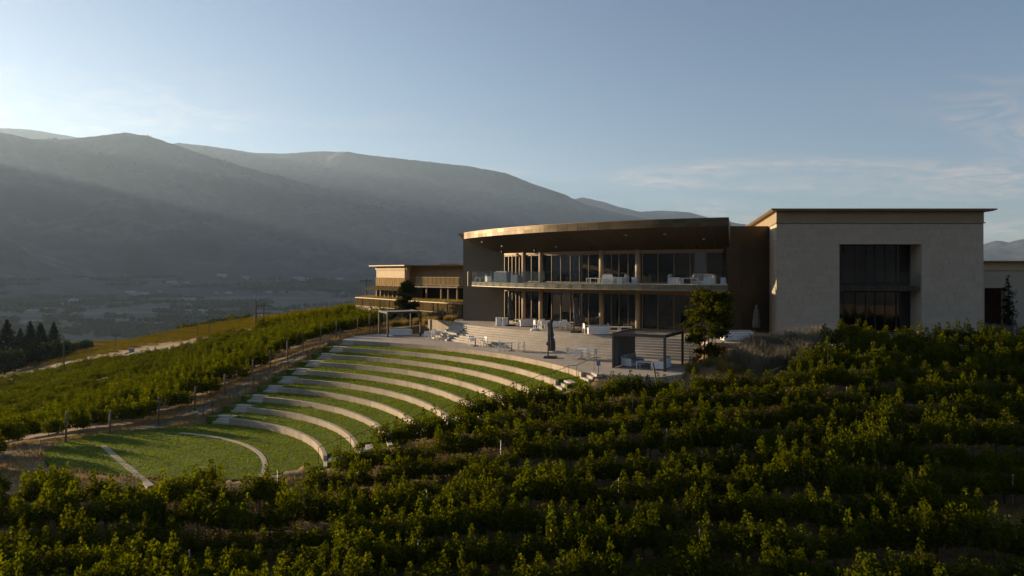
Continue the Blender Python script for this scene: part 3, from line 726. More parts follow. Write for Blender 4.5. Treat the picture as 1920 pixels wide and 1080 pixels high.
# ------------------------------------------------------------------ stone wing on the right
YW = 51.6; XW0, XW1 = 20.0, 35.64; ZWT = 3.62
wing = empty('stone_wing', (27.8, YW, ZU), 'pale limestone block with deep two-storey window recess and flat overhanging roof', 'building')
sx = .25
OX0, OX1, OZ1 = 24.75, 30.96, 2.06
dep = 20.0
core = MB()
core.prism([(XW0+.05, YW+.04), (OX0-.06, YW+.04), (OX0-.06, YW+1.5), (OX0-.06, YW+2), (XW0+.05+.5, YW+2)], ZU-.3, ZWT-.02)
core.prism([(OX1+.06, YW+.04), (XW1-.03, YW+.04), (XW1-.03, YW+2), (OX1+.06, YW+2)], ZU-.3, ZWT-.02)
core.prism([(OX0-.055, YW+.04), (OX1+.055, YW+.04), (OX1+.055, YW+2), (OX0-.055, YW+2)], OZ1+.03, ZWT-.022)
core.build('wall_core', M['stone'], wing)
MB().prism([(XW0+.51, YW+2.01), (XW1-.03, YW+2.01), (XW1+3, YW+dep), (XW0+.05+sx*dep, YW+dep)], ZU-.3, ZWT-.025).build('rear_walls', M['stone'], wing)
# coursed blocks, each with its own joint
ch = .44; nz = int(round((ZWT-ZU)/ch)); ch = (ZWT-ZU)/nz
def blocks(x0, x1, z0, z1, off, place):
    x = x0; first = True
    while x < x1-.02:
        w = 1.05 if not first else 1.05*off
        first = False
        xe = min(x+w, x1)
        if x1-xe < .25: xe = x1
        place(x+.005, xe-.005, z0+.005, z1-.005); x = xe
def front_block(x0, x1, z0, z1): MB().box(x0, x1, YW-rng.uniform(.002, .012), YW+.05, z0, z1).build('stone_block', M['stone'], wing)
def side_block(t0, t1, z0, z1):
    a = Vector((XW0+sx*t0, YW+t0)); b = Vector((XW0+sx*t1, YW+t1)); n2 = Vector((b-a)).normalized(); nn = Vector((-n2.y, n2.x))*rng.uniform(.0, .008)
    a2, b2 = a+nn, b+nn; i2 = Vector((.06, 0))
    MB().prism([tuple(a2), tuple(a2+i2), tuple(b2+i2), tuple(b2)], z0, z1).build('stone_block', M['stone'], wing)
for c in range(nz):
    z0, z1 = ZU+ch*c, ZU+ch*(c+1); off = (.55, 1.0, .8, .35)[c % 4]
    if z0 >= OZ1-.1: blocks(XW0+.06, XW1, z0, z1, off, front_block)
    else:
        zz1 = min(z1, OZ1) if z1 > OZ1 else z1
        blocks(XW0+.06, OX0, z0, z1, off, front_block); blocks(OX1, XW1, z0, z1, off, front_block)
        if z1 > OZ1+.02: blocks(OX0, OX1, OZ1, z1, off, front_block)
    blocks(0.0, 6.3, z0, z1, off, side_block)
# reveals of the recess
MB().box(OX0-.05, OX0-.002, YW+.052, YW+1.45, ZU, OZ1).build('reveal', M['stone'], wing)
MB().box(OX1+.002, OX1+.05, YW+.052, YW+1.45, ZU, OZ1).build('reveal', M['stone'], wing)
MB().box(OX0, OX1, YW+.052, YW+1.45, OZ1+.002, OZ1+.05).build('lintel', M['stone'], wing)
# cornice, roof
def wing_ring(e, z0, z1, name, mat, back=dep):
    return MB().prism([(XW0-e, YW-e), (XW1+e, YW-e), (XW1+3+e, YW+back), (XW0-e+sx*back, YW+back)], z0, z1).build(name, mat, wing)
wing_ring(.10, ZWT+.02, ZWT+.10, 'cornice', M['wing_trim'])
wing_ring(.02, ZWT+.10, ZWT+.92, 'frieze', M['wing_trim'])
wing_ring(.62, ZWT+.99, ZWT+1.09, 'roof', M['mullion'])
wing_ring(.50, ZWT+.93, ZWT+.985, 'eave', M['wing_trim'])
# windows in the recess
YR = YW+1.5
wx = [OX0]+[ (p-960)/F*YR for p in (1581, 1604, 1623, 1640, 1659, 1680, 1705)]+[OX1]
wx = sorted(set(wx))
for z0, z1, zt in ((ZU+.02, -1.55, -2.6), (-.98, OZ1, 1.5)):
    for i in range(len(wx)-1):
        a, b = wx[i], wx[i+1]
        if b-a < .05: continue
        w = empty('window', (a, YR, z0), parent=wing)
        fr = MB().box(a-.035, a+.035, YR-.06, YR+.06, z0, z1).box(a+.036, b-.036, YR-.05, YR+.05, z1-.08, z1-.001).box(a+.036, b-.036, YR-.05, YR+.05, z0+.001, z0+.08).box(a+.036, b-.036, YR-.045, YR+.045, zt-.03, zt+.03)
        fr.build('frame', M['charcoal'], w)
        MB().box(a+.036, b-.036, YR-.01, YR+.01, z0+.08, z1-.08).build('pane', M['glass'], w)
MB().box(OX0, OX1, YR+3.5, YR+3.7, ZU, OZ1+.3).build('inner_wall', M['inner'], wing)
MB().box(OX0, OX1, YR+.1, YR+3.5, -1.5, -1.0).build('inner_floor', M['innerfloor'], wing)
for x in (25.6, 27.2, 29.2, 30.2): MB().box(x, x+.5, YR+.5, YR+.56, -1.0, OZ1-.1).build('curtain', M['inner'], wing)
for x in (25.4, 27.0, 28.6, 30.0): MB().box(x, x+.45, YR+.5, YR+.56, ZU+.05, -1.6).build('curtain', M['inner'], wing)
MB().box(OX0, OX1-.1, YW+.12, YR-.06, -1.48, -1.08).build('balcony_slab', M['bronze_wall'], wing)
for i in range(5):
    a = OX0+.03+(OX1-OX0-.16)*i/5; b = OX0+.03+(OX1-OX0-.16)*(i+1)/5
    g_ = MB().box(a+.01, b-.01, YW+.05, YW+.065, -1.42, -.05).build('glass_panel', M['glass_rail'], wing)
    mb = MB()
    for x in (a+.15, b-.15):
        for z in (-1.37, -1.19): mb.tube([(x, YW+.04, z), (x, YW+.12, z)], .03, 6)
    mb.build('standoff', M['metalpost'], g_)
# thin railing along the walkway in front of the wing
wr = empty('walkway_railing', (28, 47.75, ZU), 'thin grey metal railing along the walkway before the limestone block', 'railing')
for i in range(20): x = 20.2+i*1.0; MB().tube([(x, 47.75, ZU-.1), (x, 47.75, ZU+.92)], .018, 5).build('post', M['metalpost'], wr)
for h in (.92, .5, .1): MB().tube([(20.2, 47.75, ZU+h), (39.2, 47.75, ZU+h)], .014, 5).build('rail', M['metalpost'], wr)

# annex at the far right
ann = empty('annex_building', (48, 66, ZU), 'low stone annex with dark doorway at the right edge, behind the cypress', 'building')
YA = 64.0
ax0 = (1840-960)/F*YA; adx0, adx1 = (1846-960)/F*YA, (1884-960)/F*YA; azt = 2-.0
zt_ = (HZ-507)/F*YA; zr = (HZ-489)/F*YA; zd = (HZ-540)/F*YA
MB().box(ax0-3, adx0, YA, YA+.5, ZU-.3, zt_).box(adx1, ax0+22, YA, YA+.5, ZU-.3, zt_).box(adx0, adx1, YA, YA+.5, zd, zt_).build('wall', M['stone'], ann)
MB().box(ax0-3, ax0+22, YA+.51, YA+14, ZU-.3, zt_-.01).build('rear_walls', M['stone'], ann) if False else None
MB().box(adx0-3, adx1+3, YA+2.5, YA+2.7, ZU-.3, zt_-.02).build('doorway', M['bronze_wall'], ann)
MB().box(ax0-3, ax0+22.1, YA-.1, YA+12, zt_, zr-.1).build('frieze', M['cream'], ann)
MB().box(ax0-3.5, ax0+22.6, YA-.6, YA+12.5, zr-.1, zr).build('roof', M['mullion'], ann)

# ------------------------------------------------------------------ lower wing with the sign wall, left of the main building
SW0, SW1 = Vector((-21.7, 95.0)), Vector((-5.5, 75.6)); zt0, zt1 = -3.58, -3.58; zb = -7.6
sw = empty('sign_wall', (-13.6, 85, zb), 'long bronze-ribbed retaining wall carrying raised metal letters', 'wall')
dsw = SW1-SW0; L = dsw.length; dsw.normalize(); nsw = Vector((-dsw.y, dsw.x))   # away from the viewer
if nsw.y < 0: nsw = -nsw
n = 52
for i in range(n):
    a = SW0+dsw*(L*i/n+.01); b = SW0+dsw*(L*(i+1)/n-.01); pr = rng.choice((0, .05, .02))
    pts = [a-nsw*pr, b-nsw*pr, b+nsw*.1, a+nsw*.1]
    if _area([tuple(p) for p in pts]) < 0: pts.reverse()
    MB().prism([tuple(p) for p in pts], zb, -3.66).build('rib_panel', M['corten'], sw)
pts = [SW0-nsw*.12-dsw*.1, SW1-nsw*.12, SW1+nsw*.6, SW0+nsw*.6-dsw*.1]
if _area([tuple(p) for p in pts]) < 0: pts.reverse()
MB().prism([tuple(p) for p in pts], -3.66, -3.56).build('coping', M['alu'], sw)
for zr_ in (-4.75,):
    a, b = SW0-nsw*.075, SW1-nsw*.075; pts = [a, b, b+nsw*.03, a+nsw*.03]
    if _area([tuple(p) for p in pts]) < 0: pts.reverse()
    MB().prism([tuple(p) for p in pts], zr_, zr_+.06).build('ledge', M['mullion'], sw)
# earth behind the wall
bk = [SW0+nsw*.2, SW1+nsw*.2, Vector((-5.5, 96)), Vector((-18.5, 100))]
if _area([tuple(p) for p in bk]) < 0: bk.reverse()
o = MB().prism([tuple(p) for p in bk], -8, -3.7).build('planted_roof', M['ground']); tag(o, kind='structure')
# letters
ft = bpy.data.curves.new('sign_letters', 'FONT'); ft.body = 'PHANTOM CREEK'; ft.size = 1.0; ft.extrude = .05; ft.space_character = 1.12; ft.offset = -.012
fo = bpy.data.objects.new('sign_letters', ft); COL.objects.link(fo)
dg = bpy.context.evaluated_depsgraph_get(); lm = bpy.data.meshes.new_from_object(fo.evaluated_get(dg)); bpy.data.objects.remove(fo)
lm.materials.clear(); lm.materials.append(M['alu'])
lo = bpy.data.objects.new('sign_letters', lm); COL.objects.link(lo); lo.parent = sw
pos = SW0+dsw*.45-nsw*.16
lo.location = Vector((pos.x, pos.y, -5.47))-wloc(sw)
lo.rotation_euler = (R(90), 0, math.atan2(dsw.y, dsw.x)); lo.scale = (.82, 1, 1)

lw = empty('hospitality_wing', (-12, 92, -3.7), 'low flat-roofed cream wing with bronze screens above the lettered wall', 'building')
def facade(p, q, th, z0, z1, name, mat): return wall_seg(p, q, th, z0, z1, name, mat, lw)
fa0, fa1 = Vector((-18.6, 93.6)), Vector((-13.35, 86.7))
fb1 = Vector((-6.0, 84.0))
df = (fa1-fa0).normalized(); nf = Vector((-df.y, df.x)); nf = nf if nf.y > 0 else -nf
ZF = -3.62
def fpt(s, off=0): return fa0+df*s-nf*off
LF = (fa1-fa0).length
facade(fa0, fa1, .4, -1.0, .42, 'upper_wall', M['cream'])
facade(fpt(-.12, .1), fpt(LF+.1, .1), .6, .20, .70, 'frieze', M['cream'])
MB().prism([tuple(fpt(-.9, .7)), tuple(fpt(LF+.6, .7)), (-5.6, 84.6), (-5.6, 98), (-17, 100)], .70, .82).build('roof', M['mullion'], lw)
for i in range(14):                             # screen panels
    a, b = fpt(LF*i/14+.04, .12), fpt(LF*(i+1)/14-.04, .12); pts = [a, b, b+nf*.08, a+nf*.08]
    MB().prism([tuple(p) for p in pts] if _area([tuple(p) for p in pts]) > 0 else [tuple(p) for p in reversed(pts)], -1.95, -.82).build('screen_panel', M['screen'], lw)
aw = MB(); a, b, c, d_ = fpt(-.3, .3), fpt(LF+.1, .3), fpt(LF+.3, 1.6), fpt(-.6, 1.6)
aw.add([(*a, -2.0), (*b, -2.0), (*c, -2.35), (*d_, -2.35), (*a, -2.08), (*b, -2.08), (*c, -2.43), (*d_, -2.43)], [(0, 1, 2, 3), (7, 6, 5, 4), (3, 2, 6, 7), (0, 3, 7, 4), (1, 0, 4, 5), (2, 1, 5, 6)])
aw.build('awning', M['corten'], lw)
for i in range(8):
    s = LF*i/7.2
    facade(fpt(s-.06, .02), fpt(s+.06, .02), .25, ZF, -1.9, 'mullion', M['cream'])
    if i < 7:
        facade(fpt(s+.07, -.1), fpt(s+LF/7.2-.07, -.1), .03, ZF, -1.96, 'pane', M['glass'])
facade(fpt(0, -2.2), fpt(LF, -2.2), .1, ZF, -1.0, 'inner_wall', M['inner'])
# recessed long side with hanging screens and a pergola beam
wall_seg(fa1+Vector((.2, 2.2)), fb1+Vector((0, 2.2)), .3, -2.1, .70, 'side_wall', M['cream'], lw)
wall_seg(fa1+Vector((.2, 4.2)), fb1+Vector((0, 4.2)), .3, ZF, -2.1, 'dark_recess', M['bronze_wall'], lw)
wall_seg(fa1+Vector((0, .02)), fa1+Vector((.25, 2.6)), .3, ZF, .69, 'corner_wall', M['cream'], lw)
sc0, sc1 = Vector((-12.2, 86.3)), Vector((-6.4, 82.0)); ds = (sc1-sc0).normalized(); LS = (sc1-sc0).length; nsx = Vector((-ds.y, ds.x)); nsx = nsx if nsx.y > 0 else -nsx
for i in range(10):
    a, b = sc0+ds*(LS*i/10+.03), sc0+ds*(LS*(i+1)/10-.03)
    wall_seg(a, b, .06, -1.62, -.76, 'screen_panel', M['screen'], lw)
wall_seg(sc0-ds*.1, sc1+ds*.1, .1, -.75, -.68, 'screen_rail', M['column'], lw)
wall_seg(sc0-ds*.1, sc1+ds*.1, .1, -1.72, -1.64, 'screen_rail', M['column'], lw)
wall_seg(sc0-ds*.3-nsx*.4, sc1+ds*.1-nsx*.4, .16, -1.98, -1.84, 'beam', M['column'], lw)
for f in (.28, .62, .78, .98):
    p = sc0+ds*(LS*f)-nsx*.1; MB().obox(p, ds, .09, .09, ZF, -1.75).build('post', M['mullion'], lw)
MB().box(-9.6, -7.2, 90, 92, .82, 1.05).build('roof_hatch', M['column'], lw)
facade(fa0+nf*.4+Vector((.2, 0)), Vector((-18.0, 99)), .3, ZF, .69, 'end_wall', M['cream'])

# ------------------------------------------------------------------ furniture prototypes (local coordinates, front towards -Y)
def proto(name):
    o = bpy.data.objects.new(name, None); COL.objects.link(o); return o
def part(root, name, mat, *boxes):
    mb = MB()
    for b in boxes: mb.box(*b)
    return mb.build(name, M[mat], root, local=True)
def make_chair():
    r = proto('outdoor_chair')
    part(r, 'seat', 'white', (-.25, .25, -.25, .24, .41, .45))
    part(r, 'backrest', 'white', (-.25, .25, .22, .26, .46, .84))
    for x in (-.27, .27):
        for y in (-.23, .24): part(r, 'leg', 'white', (x-.022, x+.022, y-.022, y+.022, 0, .66))
        part(r, 'armrest', 'white', (x-.03, x+.03, -.26, .26, .661, .695))
    return r
def make_table(w=.75, kind='pedestal'):
    r = proto('outdoor_table')
    part(r, 'tabletop', 'white', (-w/2, w/2, -.36, .36, .71, .745))
    if kind == 'pedestal':
        MB().tube([(0, 0, .03), (0, 0, .71)], .035, 8).build('pole', M['charcoal'], r, local=True)
        part(r, 'base', 'charcoal', (-.22, .22, -.22, .22, 0, .03))
    else:
        for x in (-w/2+.04, w/2-.04):
            for y in (-.32, .32): part(r, 'leg', 'white', (x-.03, x+.03, y-.03, y+.03, 0, .71))
    return r
def make_sofa(w=1.6, cushions=2):
    r = proto('outdoor_sofa')
    part(r, 'base', 'white', (-w/2, w/2, -.42, .38, .06, .30))
    for i in range(4): part(r, 'back_slat', 'white', (-w/2, w/2, .382, .42, .06+.17*i, .21+.17*i))
    for x in (-w/2, w/2-.07): part(r, 'arm', 'white', (x, x+.07, -.42, .38, .301, .58))
    cw = (w-.16)/cushions
    for i in range(cushions):
        x0 = -w/2+.08+cw*i
        bevel(part(r, 'seat_cushion', 'cushion', (x0+.01, x0+cw-.01, -.42, .3, .302, .44)), .03)
        bevel(part(r, 'back_cushion', 'cushion', (x0+.02, x0+cw-.02, .2, .378, .442, .82)), .05)
    return r
def make_coffee():
    r = proto('coffee_table')
    part(r, 'tabletop', 'white', (-.5, .5, -.32, .32, .39, .43))
    for x in (-.47, .47):
        for y in (-.29, .29): part(r, 'leg', 'white', (x-.03, x+.03, y-.03, y+.03, 0, .39))
    return r
def make_planter(w=.5, h=.78, mat='white', name='planter_box'):
    r = proto(name)
    mb = MB().box(-w/2, w/2, -w/2, w/2, 0, h-.03); bevel(mb.build('body', M[mat], r, local=True), .02)
    MB().box(-w/2-.015, w/2+.015, -w/2-.015, w/2+.015, h-.029, h).build('rim', M[mat], r, local=True)
    return r
def fold_prof(h0, h1, seed):
    rg = random.Random(seed)
    pr = []
    for i in range(15):
        f = i/14; z = h0+(h1-h0)*f
        r = .08+.21*math.sin(math.pi*min(1, f*1.0+.12))**.8*(1-.55*f) + .09*max(0, .25-f)*2
        if .4 < f < .5: r *= .72
        pr.append((r*rg.uniform(.94, 1.06), z))
    return pr
def make_cantilever(mat='fabric_dark', H_=2.95):
    r = proto('cantilever_umbrella')
    for x in (-.46, .02):
        for y in (-.46, .02): part(r, 'base_weight', 'charcoal', (x, x+.44, y, y+.44, 0, .12))
    MB().tube([(-.18, 0, .12), (-.18, 0, H_-.15)], .045, 8).build('mast', M['charcoal'], r, local=True)
    MB().tube([(-.18, 0, H_-.5), (.02, 0, H_-.1)], .03, 6).build('arm', M['charcoal'], r, local=True)
    MB().lathe((0, 0, 0), fold_prof(.55, H_, 3), 48, 8, .22, bend=lambda z: (.05+.05*math.sin(z*2.2), .03*math.cos(z*3))).build('folded_canopy', M[mat], r, local=True)
    part(r, 'crank', 'charcoal', (-.3, -.13, -.06, .06, .95, 1.2))
    return r
def make_umbrella(mat, H_=2.5, planter=False):
    r = proto('closed_umbrella')
    MB().tube([(0, 0, 0), (0, 0, H_)], .03, 8).build('pole', M['charcoal'], r, local=True)
    MB().lathe((0, 0, 0), fold_prof(.75, H_+.1, 5), 40, 8, .2).build('folded_canopy', M[mat], r, local=True)
    part(r, 'base', 'charcoal', (-.3, .3, -.3, .3, 0, .07))
    return r

used = {}
def place(key, maker, x, y, z, rz, label, cat, group=None, s=1.0):
    if key not in used: o = maker(); used[key] = o
    else: o = copy_tree(used[key])
    o.location = (x, y, z); o.rotation_euler = (0, 0, R(rz)); o.scale = (s, s, s)
    for k_ in ('label', 'category', 'group'):
        if k_ in o: del o[k_]
    return tag(o, label, cat, group)
chair = lambda x, y, z, rz, lab: place('chair', make_chair, x, y, z, rz, lab, 'chair', 'white outdoor chairs')
def dining(px, py, z, rz, where, chairs, ped=True, w=.75):
    x, y = onplane(px, py, z); c, s = math.cos(R(rz)), math.sin(R(rz))
    place('tp%d%.2f' % (ped, w), lambda: make_table(w, 'pedestal' if ped else 'four'), x, y, z, rz, ('white-topped pedestal table ' if ped else 'white four-legged dining table ')+where, 'table', 'outdoor dining tables')
    for nm, dx, dy, a in chairs:
        chair(x+dx*c-dy*s, y+dx*s+dy*c, z, rz+a, nm+' white armchair at the dining table '+where)
side2 = (('left', -.78, .02, 90), ('right', .8, -.02, -90))
four = (('left', -.85, 0, 90), ('right', .88, .02, -90), ('near', .05, -.75, 180), ('far', 0, .78, 0))
# lower terrace
dining(813, 635, ZL, 8, 'near the far pergola', (('left', -.62, -.72, 170), ('right', .95, .1, -80), ('near', .35, -.75, 185), ('far', .1, .8, 5)), False, 1.1)
dining(891, 649, ZL, 10, 'below the narrow side steps', (('right', .72, -.15, -70), ('far', -.2, .75, 10)))
dining(959.5, 658, ZL, -8, 'left of the tall cantilever umbrella', side2)
dining(1090, 673, ZL, -25, 'between umbrella and near pergola', four)
x, y = onplane(1032, 671, ZL)
place('cant', make_cantilever, x, y, ZL, -12, 'tall closed charcoal cantilever umbrella standing alone on the lower terrace', 'umbrella', 'closed umbrellas')
# upper terrace
def up(px, py): return onplane(px, py, ZU)
x, y = up(957, 611); place('cant', make_cantilever, x, y, ZU, 8, 'closed charcoal cantilever umbrella by the two white cubes', 'umbrella', 'closed umbrellas')
x, y = up(1080, 623.5); place('cant', make_cantilever, x, y, ZU, -5, 'closed charcoal cantilever umbrella beside the slatted white sofa at the stair head', 'umbrella', 'closed umbrellas')
x, y = up(892.5, 600); place('plant', make_planter, x, y, ZU, 12, 'white square planter at the foot of the brown masonry wall', 'planter', 'white boxes on the terrace')
x, y = up(895.5, 599); place('umb', lambda: make_umbrella('fabric_dark'), x, y+.5, ZU, 0, 'slim closed umbrella in front of the brown masonry wall', 'umbrella', 'closed umbrellas', 1.02)
x, y = up(935, 610.5); place('plant', make_planter, x, y, ZU, 5, 'left one of two white cubes at the stair head', 'planter', 'white boxes on the terrace')
x, y = up(947, 611); place('plant', make_planter, x, y, ZU, 8, 'right one of two white cubes beside the umbrella base', 'planter', 'white boxes on the terrace')
x, y = up(926, 600); place('sofa', make_sofa, x, y, ZU, 165, 'slatted white sofa behind the two white cubes', 'sofa', 'white slatted sofas')
x, y = up(907, 599); place('coffee', make_coffee, x, y, ZU, 12, 'low white table between planter and sofa by the masonry wall', 'table', 'low white tables')
x, y = up(989, 612); place('sofa', make_sofa, x, y, ZU, 195, 'slatted white sofa right of the umbrella, its back to the steps', 'sofa', 'white slatted sofas')
x, y = up(967, 607); place('coffee', make_coffee, x, y, ZU, 20, 'low white table behind the umbrella base', 'table', 'low white tables')
x, y = up(1006.5, 607.5); r_ = proto('patio_heater'); used['heater'] = r_
MB().lathe((0, 0, 0), [(.16, 0), (.2, .1), (.19, .6), (.17, 1.0), (.06, 1.12)], 14).build('cover', M['cream'], r_, local=True)
MB().lathe((0, 0, 0), [(.24, 0), (.24, .05)], 14).build('base', M['charcoal'], r_, local=True)
r_.location = (x, y, ZU); tag(r_, 'short tan-covered patio heater in front of the round columns', 'heater')
dining(1021, 617, ZU, 15, 'before the round columns', (('left', -.7, 0, 90), ('near', -.3, -.75, 175), ('far', .1, .75, 5)), False, 1.1)
dining(1052, 618.5, ZU, -10, 'before the tall glass doors', (('left', -.35, -.72, 180), ('right', .9, 0, -90), ('far', .2, .75, 0), ('near', .35, -.75, 178)), False, 1.1)
x, y = up(1122, 627.5); place('sofa2', lambda: make_sofa(1.7, 2), x, y+.1, ZU, 180, 'long slatted white sofa at the head of the wide steps', 'sofa', 'white slatted sofas')
x, y = up(1100, 625); chair(x, y, ZU, 100, 'white armchair at the left end of the long slatted sofa')
for px, py, nm in ((1149, 618.5, 'left'), (1168, 619, 'right')):
    x, y = up(px, py); place('easy', lambda: make_sofa(.9, 1), x, y+.6, ZU, 5, nm+' one of two taupe lounge chairs facing the steps', 'chair', 'taupe lounge chairs')
x, y = up(1150, 622); place('coffee', make_coffee, x, y, ZU, 0, 'low white table before the left lounge chair', 'table', 'low white tables')
x, y = up(1174, 622); place('coffee', make_coffee, x, y, ZU, -5, 'low white table before the right lounge chair', 'table', 'low white tables')
dining(1188, 618, ZU, 0, 'beside the lounge chairs', (('right', .7, .1, -95),))
dining(1224, 618.5, ZU, -12, 'behind the near pergola roof', four, False, 1.1)
dining(1285, 622, ZU, -5, 'beside the multi-stemmed tree', (('left', -.9, 0, 90), ('near', 0, -.78, 178)), False, 1.1)
x, y = up(1385, 640); place('sofa3', lambda: make_sofa(2.2, 2), x, y+.45, ZU, 182, 'slatted white sofa before the dark bronze wall', 'sofa', 'white slatted sofas')
x, y = up(1418, 632); place('umb2', lambda: make_umbrella('fabric_grey', 2.45), x, y, ZU, 0, 'pale grey closed umbrella before the dark bronze wall', 'umbrella', 'closed umbrellas')
x, y = up(1643, 637); place('pot', lambda: make_planter(.62, .62, 'column', 'planter_pot'), x, 49.5, ZU, 0, 'square stone planter before the recessed doors', 'planter')
x, y = up(1696, 637); place('pot', None, (1692-960)/F*50.3, 50.3, ZU, 0, 'square stone planter at the right side of the recess', 'planter')
# white cushion left on the stair head
mb = MB().lathe((0, 0, 0), [(.28, 0), (.36, .06), (.3, .16), (.12, .24)], 16, 5, .12)
o = mb.build('floor_cushion', M['white']); x, y = up(1004, 620); o.location = (x, y, ZU+.0); o.scale = (1.25, .8, .9); tag(o, 'crumpled white floor cushion on the stair head', 'cushion')
# balcony
def ba(px, r): t = theta_at(px, r); x, y = pb(r, t); return x, y, ZD, -t
for px, nm in ((900, 'left end'),):
    x, y, z, a = ba(900, 40.2); place('coffee', make_coffee, x, y, z, a, 'low white table at the far left end of the balcony', 'table', 'low white tables')
x, y, z, a = ba(921, 40.6); place('easy', lambda: make_sofa(.9, 1), x, y, z, a+100, 'white lounge chair on the balcony left of the covered grill', 'chair', 'balcony lounge chairs')
def make_grill(w=1.7, h=.98):
    r = proto('covered_grill')
    bevel(MB().box(-w/2, w/2, -.35, .35, 0, h).build('cover', M['greyblue'], r, local=True), .05)
    bevel(MB().box(-w/2+.1, w/2-.1, -.25, .25, h-.01, h+.1).build('hood', M['greyblue'], r, local=True), .05)
    return r
x, y, z, a = ba(943, 40.7); place('grill', make_grill, x, y, z, a+5, 'long grey-covered outdoor kitchen on the left of the balcony', 'grill')
x, y, z, a = ba(969, 40.8); place('grill2', lambda: make_grill(.95, .6), x, y, z, a, 'low grey-covered box right of the outdoor kitchen', 'box')
x, y, z, a = ba(1114, 41.2); place('bt', lambda: make_table(1.2, 'four'), x, y, z-.3, a, 'white bench table on the balcony before the tall mullions', 'table') if False else place('coffee', make_coffee, x, y, z, a, 'low white bench table on the balcony left of the white chair', 'table', 'low white tables', 1.15)
x, y, z, a = ba(1143, 41.4); place('easy', None, x, y, z, a+180, 'white slatted lounge chair seen from behind on the balcony', 'chair', 'balcony lounge chairs', 1.05)
x, y, z, a = ba(1168, 41.0); place('easy', None, x, y, z, a-80, 'white lounge chair on the balcony beside the two small boxes', 'chair', 'balcony lounge chairs')
for px, nm in ((1164, 'left'), (1190, 'right')):
    x, y, z, a = ba(px, 41.9 if nm == 'left' else 41.5); place('plant', None, x, y, z, a, nm+' small white box in the middle of the balcony', 'box', 'white boxes on the balcony', .75)
x, y, z, a = ba(1264, 41.3); place('easy', None, x, y, z, a+90, 'white lounge chair left of the low table at the right of the balcony', 'chair', 'balcony lounge chairs')
x, y, z, a = ba(1294, 41.6); place('coffee', None, x, y, z, a, 'low white table between lounge chair and sofa on the balcony', 'table', 'low white tables', 1.25)
x, y, z, a = ba(1317, 40.5); place('sofa', None, x, y, z, a, 'two-seat white sofa with taupe cushions on the balcony', 'sofa', 'white slatted sofas', 1.05)
x, y, z, a = ba(1331, 41.5); place('easy', None, x, y, z, a-90, 'white lounge chair at the right end of the balcony', 'chair', 'balcony lounge chairs')
x, y, z, a = ba(1356, 41.8); place('plant', None, x, y, z, a, 'small white box at the right corner of the balcony', 'box', 'white boxes on the balcony', .75)

# ------------------------------------------------------------------ pergolas with louvred roofs
def pergola(x, y, z, rz, w, d, h, label, screen):
    r = proto('pergola'); r.location = (x, y, z); r.rotation_euler = (0, 0, R(rz)); tag(r, label, 'pergola', 'charcoal pergolas')
    for sx_ in (-1, 1):
        for sy in (-1, 1):
            cx, cy = sx_*(w/2-.07), sy*(d/2-.07); part(r, 'leg', 'charcoal', (cx-.07, cx+.07, cy-.07, cy+.07, 0, h-.2))
    for sy in (-1, 1): cy = sy*(d/2-.07); part(r, 'beam', 'charcoal', (-w/2, w/2, cy-.07, cy+.07, h-.2, h))
    for sx_ in (-1, 1): cx = sx_*(w/2-.07); part(r, 'beam', 'charcoal', (cx-.07, cx+.07, -d/2+.141, d/2-.141, h-.198, h-.002))
    n = 20
    for i in range(n):
        xx = -w/2+.16+(w-.32)*i/(n-1)
        mb = MB(); s_ = .098; t_ = .012
        vs = [(xx-s_*.9, -d/2+.15, h-.08), (xx+s_*.9, -d/2+.15, h-.045), (xx+s_*.9, d/2-.15, h-.045), (xx-s_*.9, d/2-.15, h-.08)]
        mb.add(vs+[(a, b, c-t_) for a, b, c in vs], [(0, 1, 2, 3), (7, 6, 5, 4), (0, 4, 5, 1), (1, 5, 6, 2), (2, 6, 7, 3), (3, 7, 4, 0)]).build('louvre', M['louvre'], r, local=True)
    if screen: part(r, 'side_screen', 'fabric_grey', (-w/2+.05, -w/2+.08, -d/2+.15, d/2-.15, .02, h-.21))
    return r
pergola(9.5, 47.5, ZL, -30.7, 3.75, 4.1, 2.42, 'charcoal pergola with louvred roof at the near right of the lower terrace', True)
fl = onplane(709, 632.7, ZL); frt = onplane(775, 630, ZL); a = math.atan2(frt[1]-fl[1], frt[0]-fl[0])
pergola((fl[0]+frt[0])/2+.1, (fl[1]+frt[1])/2+1.7, ZL, math.degrees(a), 3.55, 3.6, 2.55, 'charcoal pergola at the far end of the terrace near the vines', False)
def loc_of(x, y, rz, dx, dy): c, s = math.cos(R(rz)), math.sin(R(rz)); return x+dx*c-dy*s, y+dx*s+dy*c
for nm, dx, dy, rz2, key in (('left', -1.05, -.3, 75, 'a'), ('middle', .15, -1.0, 0, 'b'), ('right', 1.1, -.5, -90, 'c')):
    x, y = loc_of(9.5, 47.5, -30.7, dx, dy)
    if nm == 'middle': place('coffee', None, x, y, ZL, -30.7, 'low white table under the near pergola', 'table', 'low white tables', 1.1)
    else: place('sofa', None, x, y, ZL, -30.7+rz2, nm+' grey-cushioned white sofa under the near pergola', 'sofa', 'white slatted sofas')
x, y = onplane(750, 630, ZL); place('sofa3', None, x, y+.6, ZL, 176, 'wide slatted white daybed under the far pergola, seen from behind', 'sofa', 'white slatted sofas')
# small sign on a post by the stair head of the amphitheatre
x, y = onplane(1122, 704, ZL); sg = empty('small_sign', (x, y, ZL), 'small grey notice plate on a thin post at the terrace corner', 'sign')
MB().tube([(x, y, ZL), (x, y, ZL+.95)], .018, 6).build('post', M['charcoal'], sg)
MB().box(x-.13, x+.13, y-.03, y-.015, ZL+.62, ZL+.95).build('plate', M['greyblue'], sg)
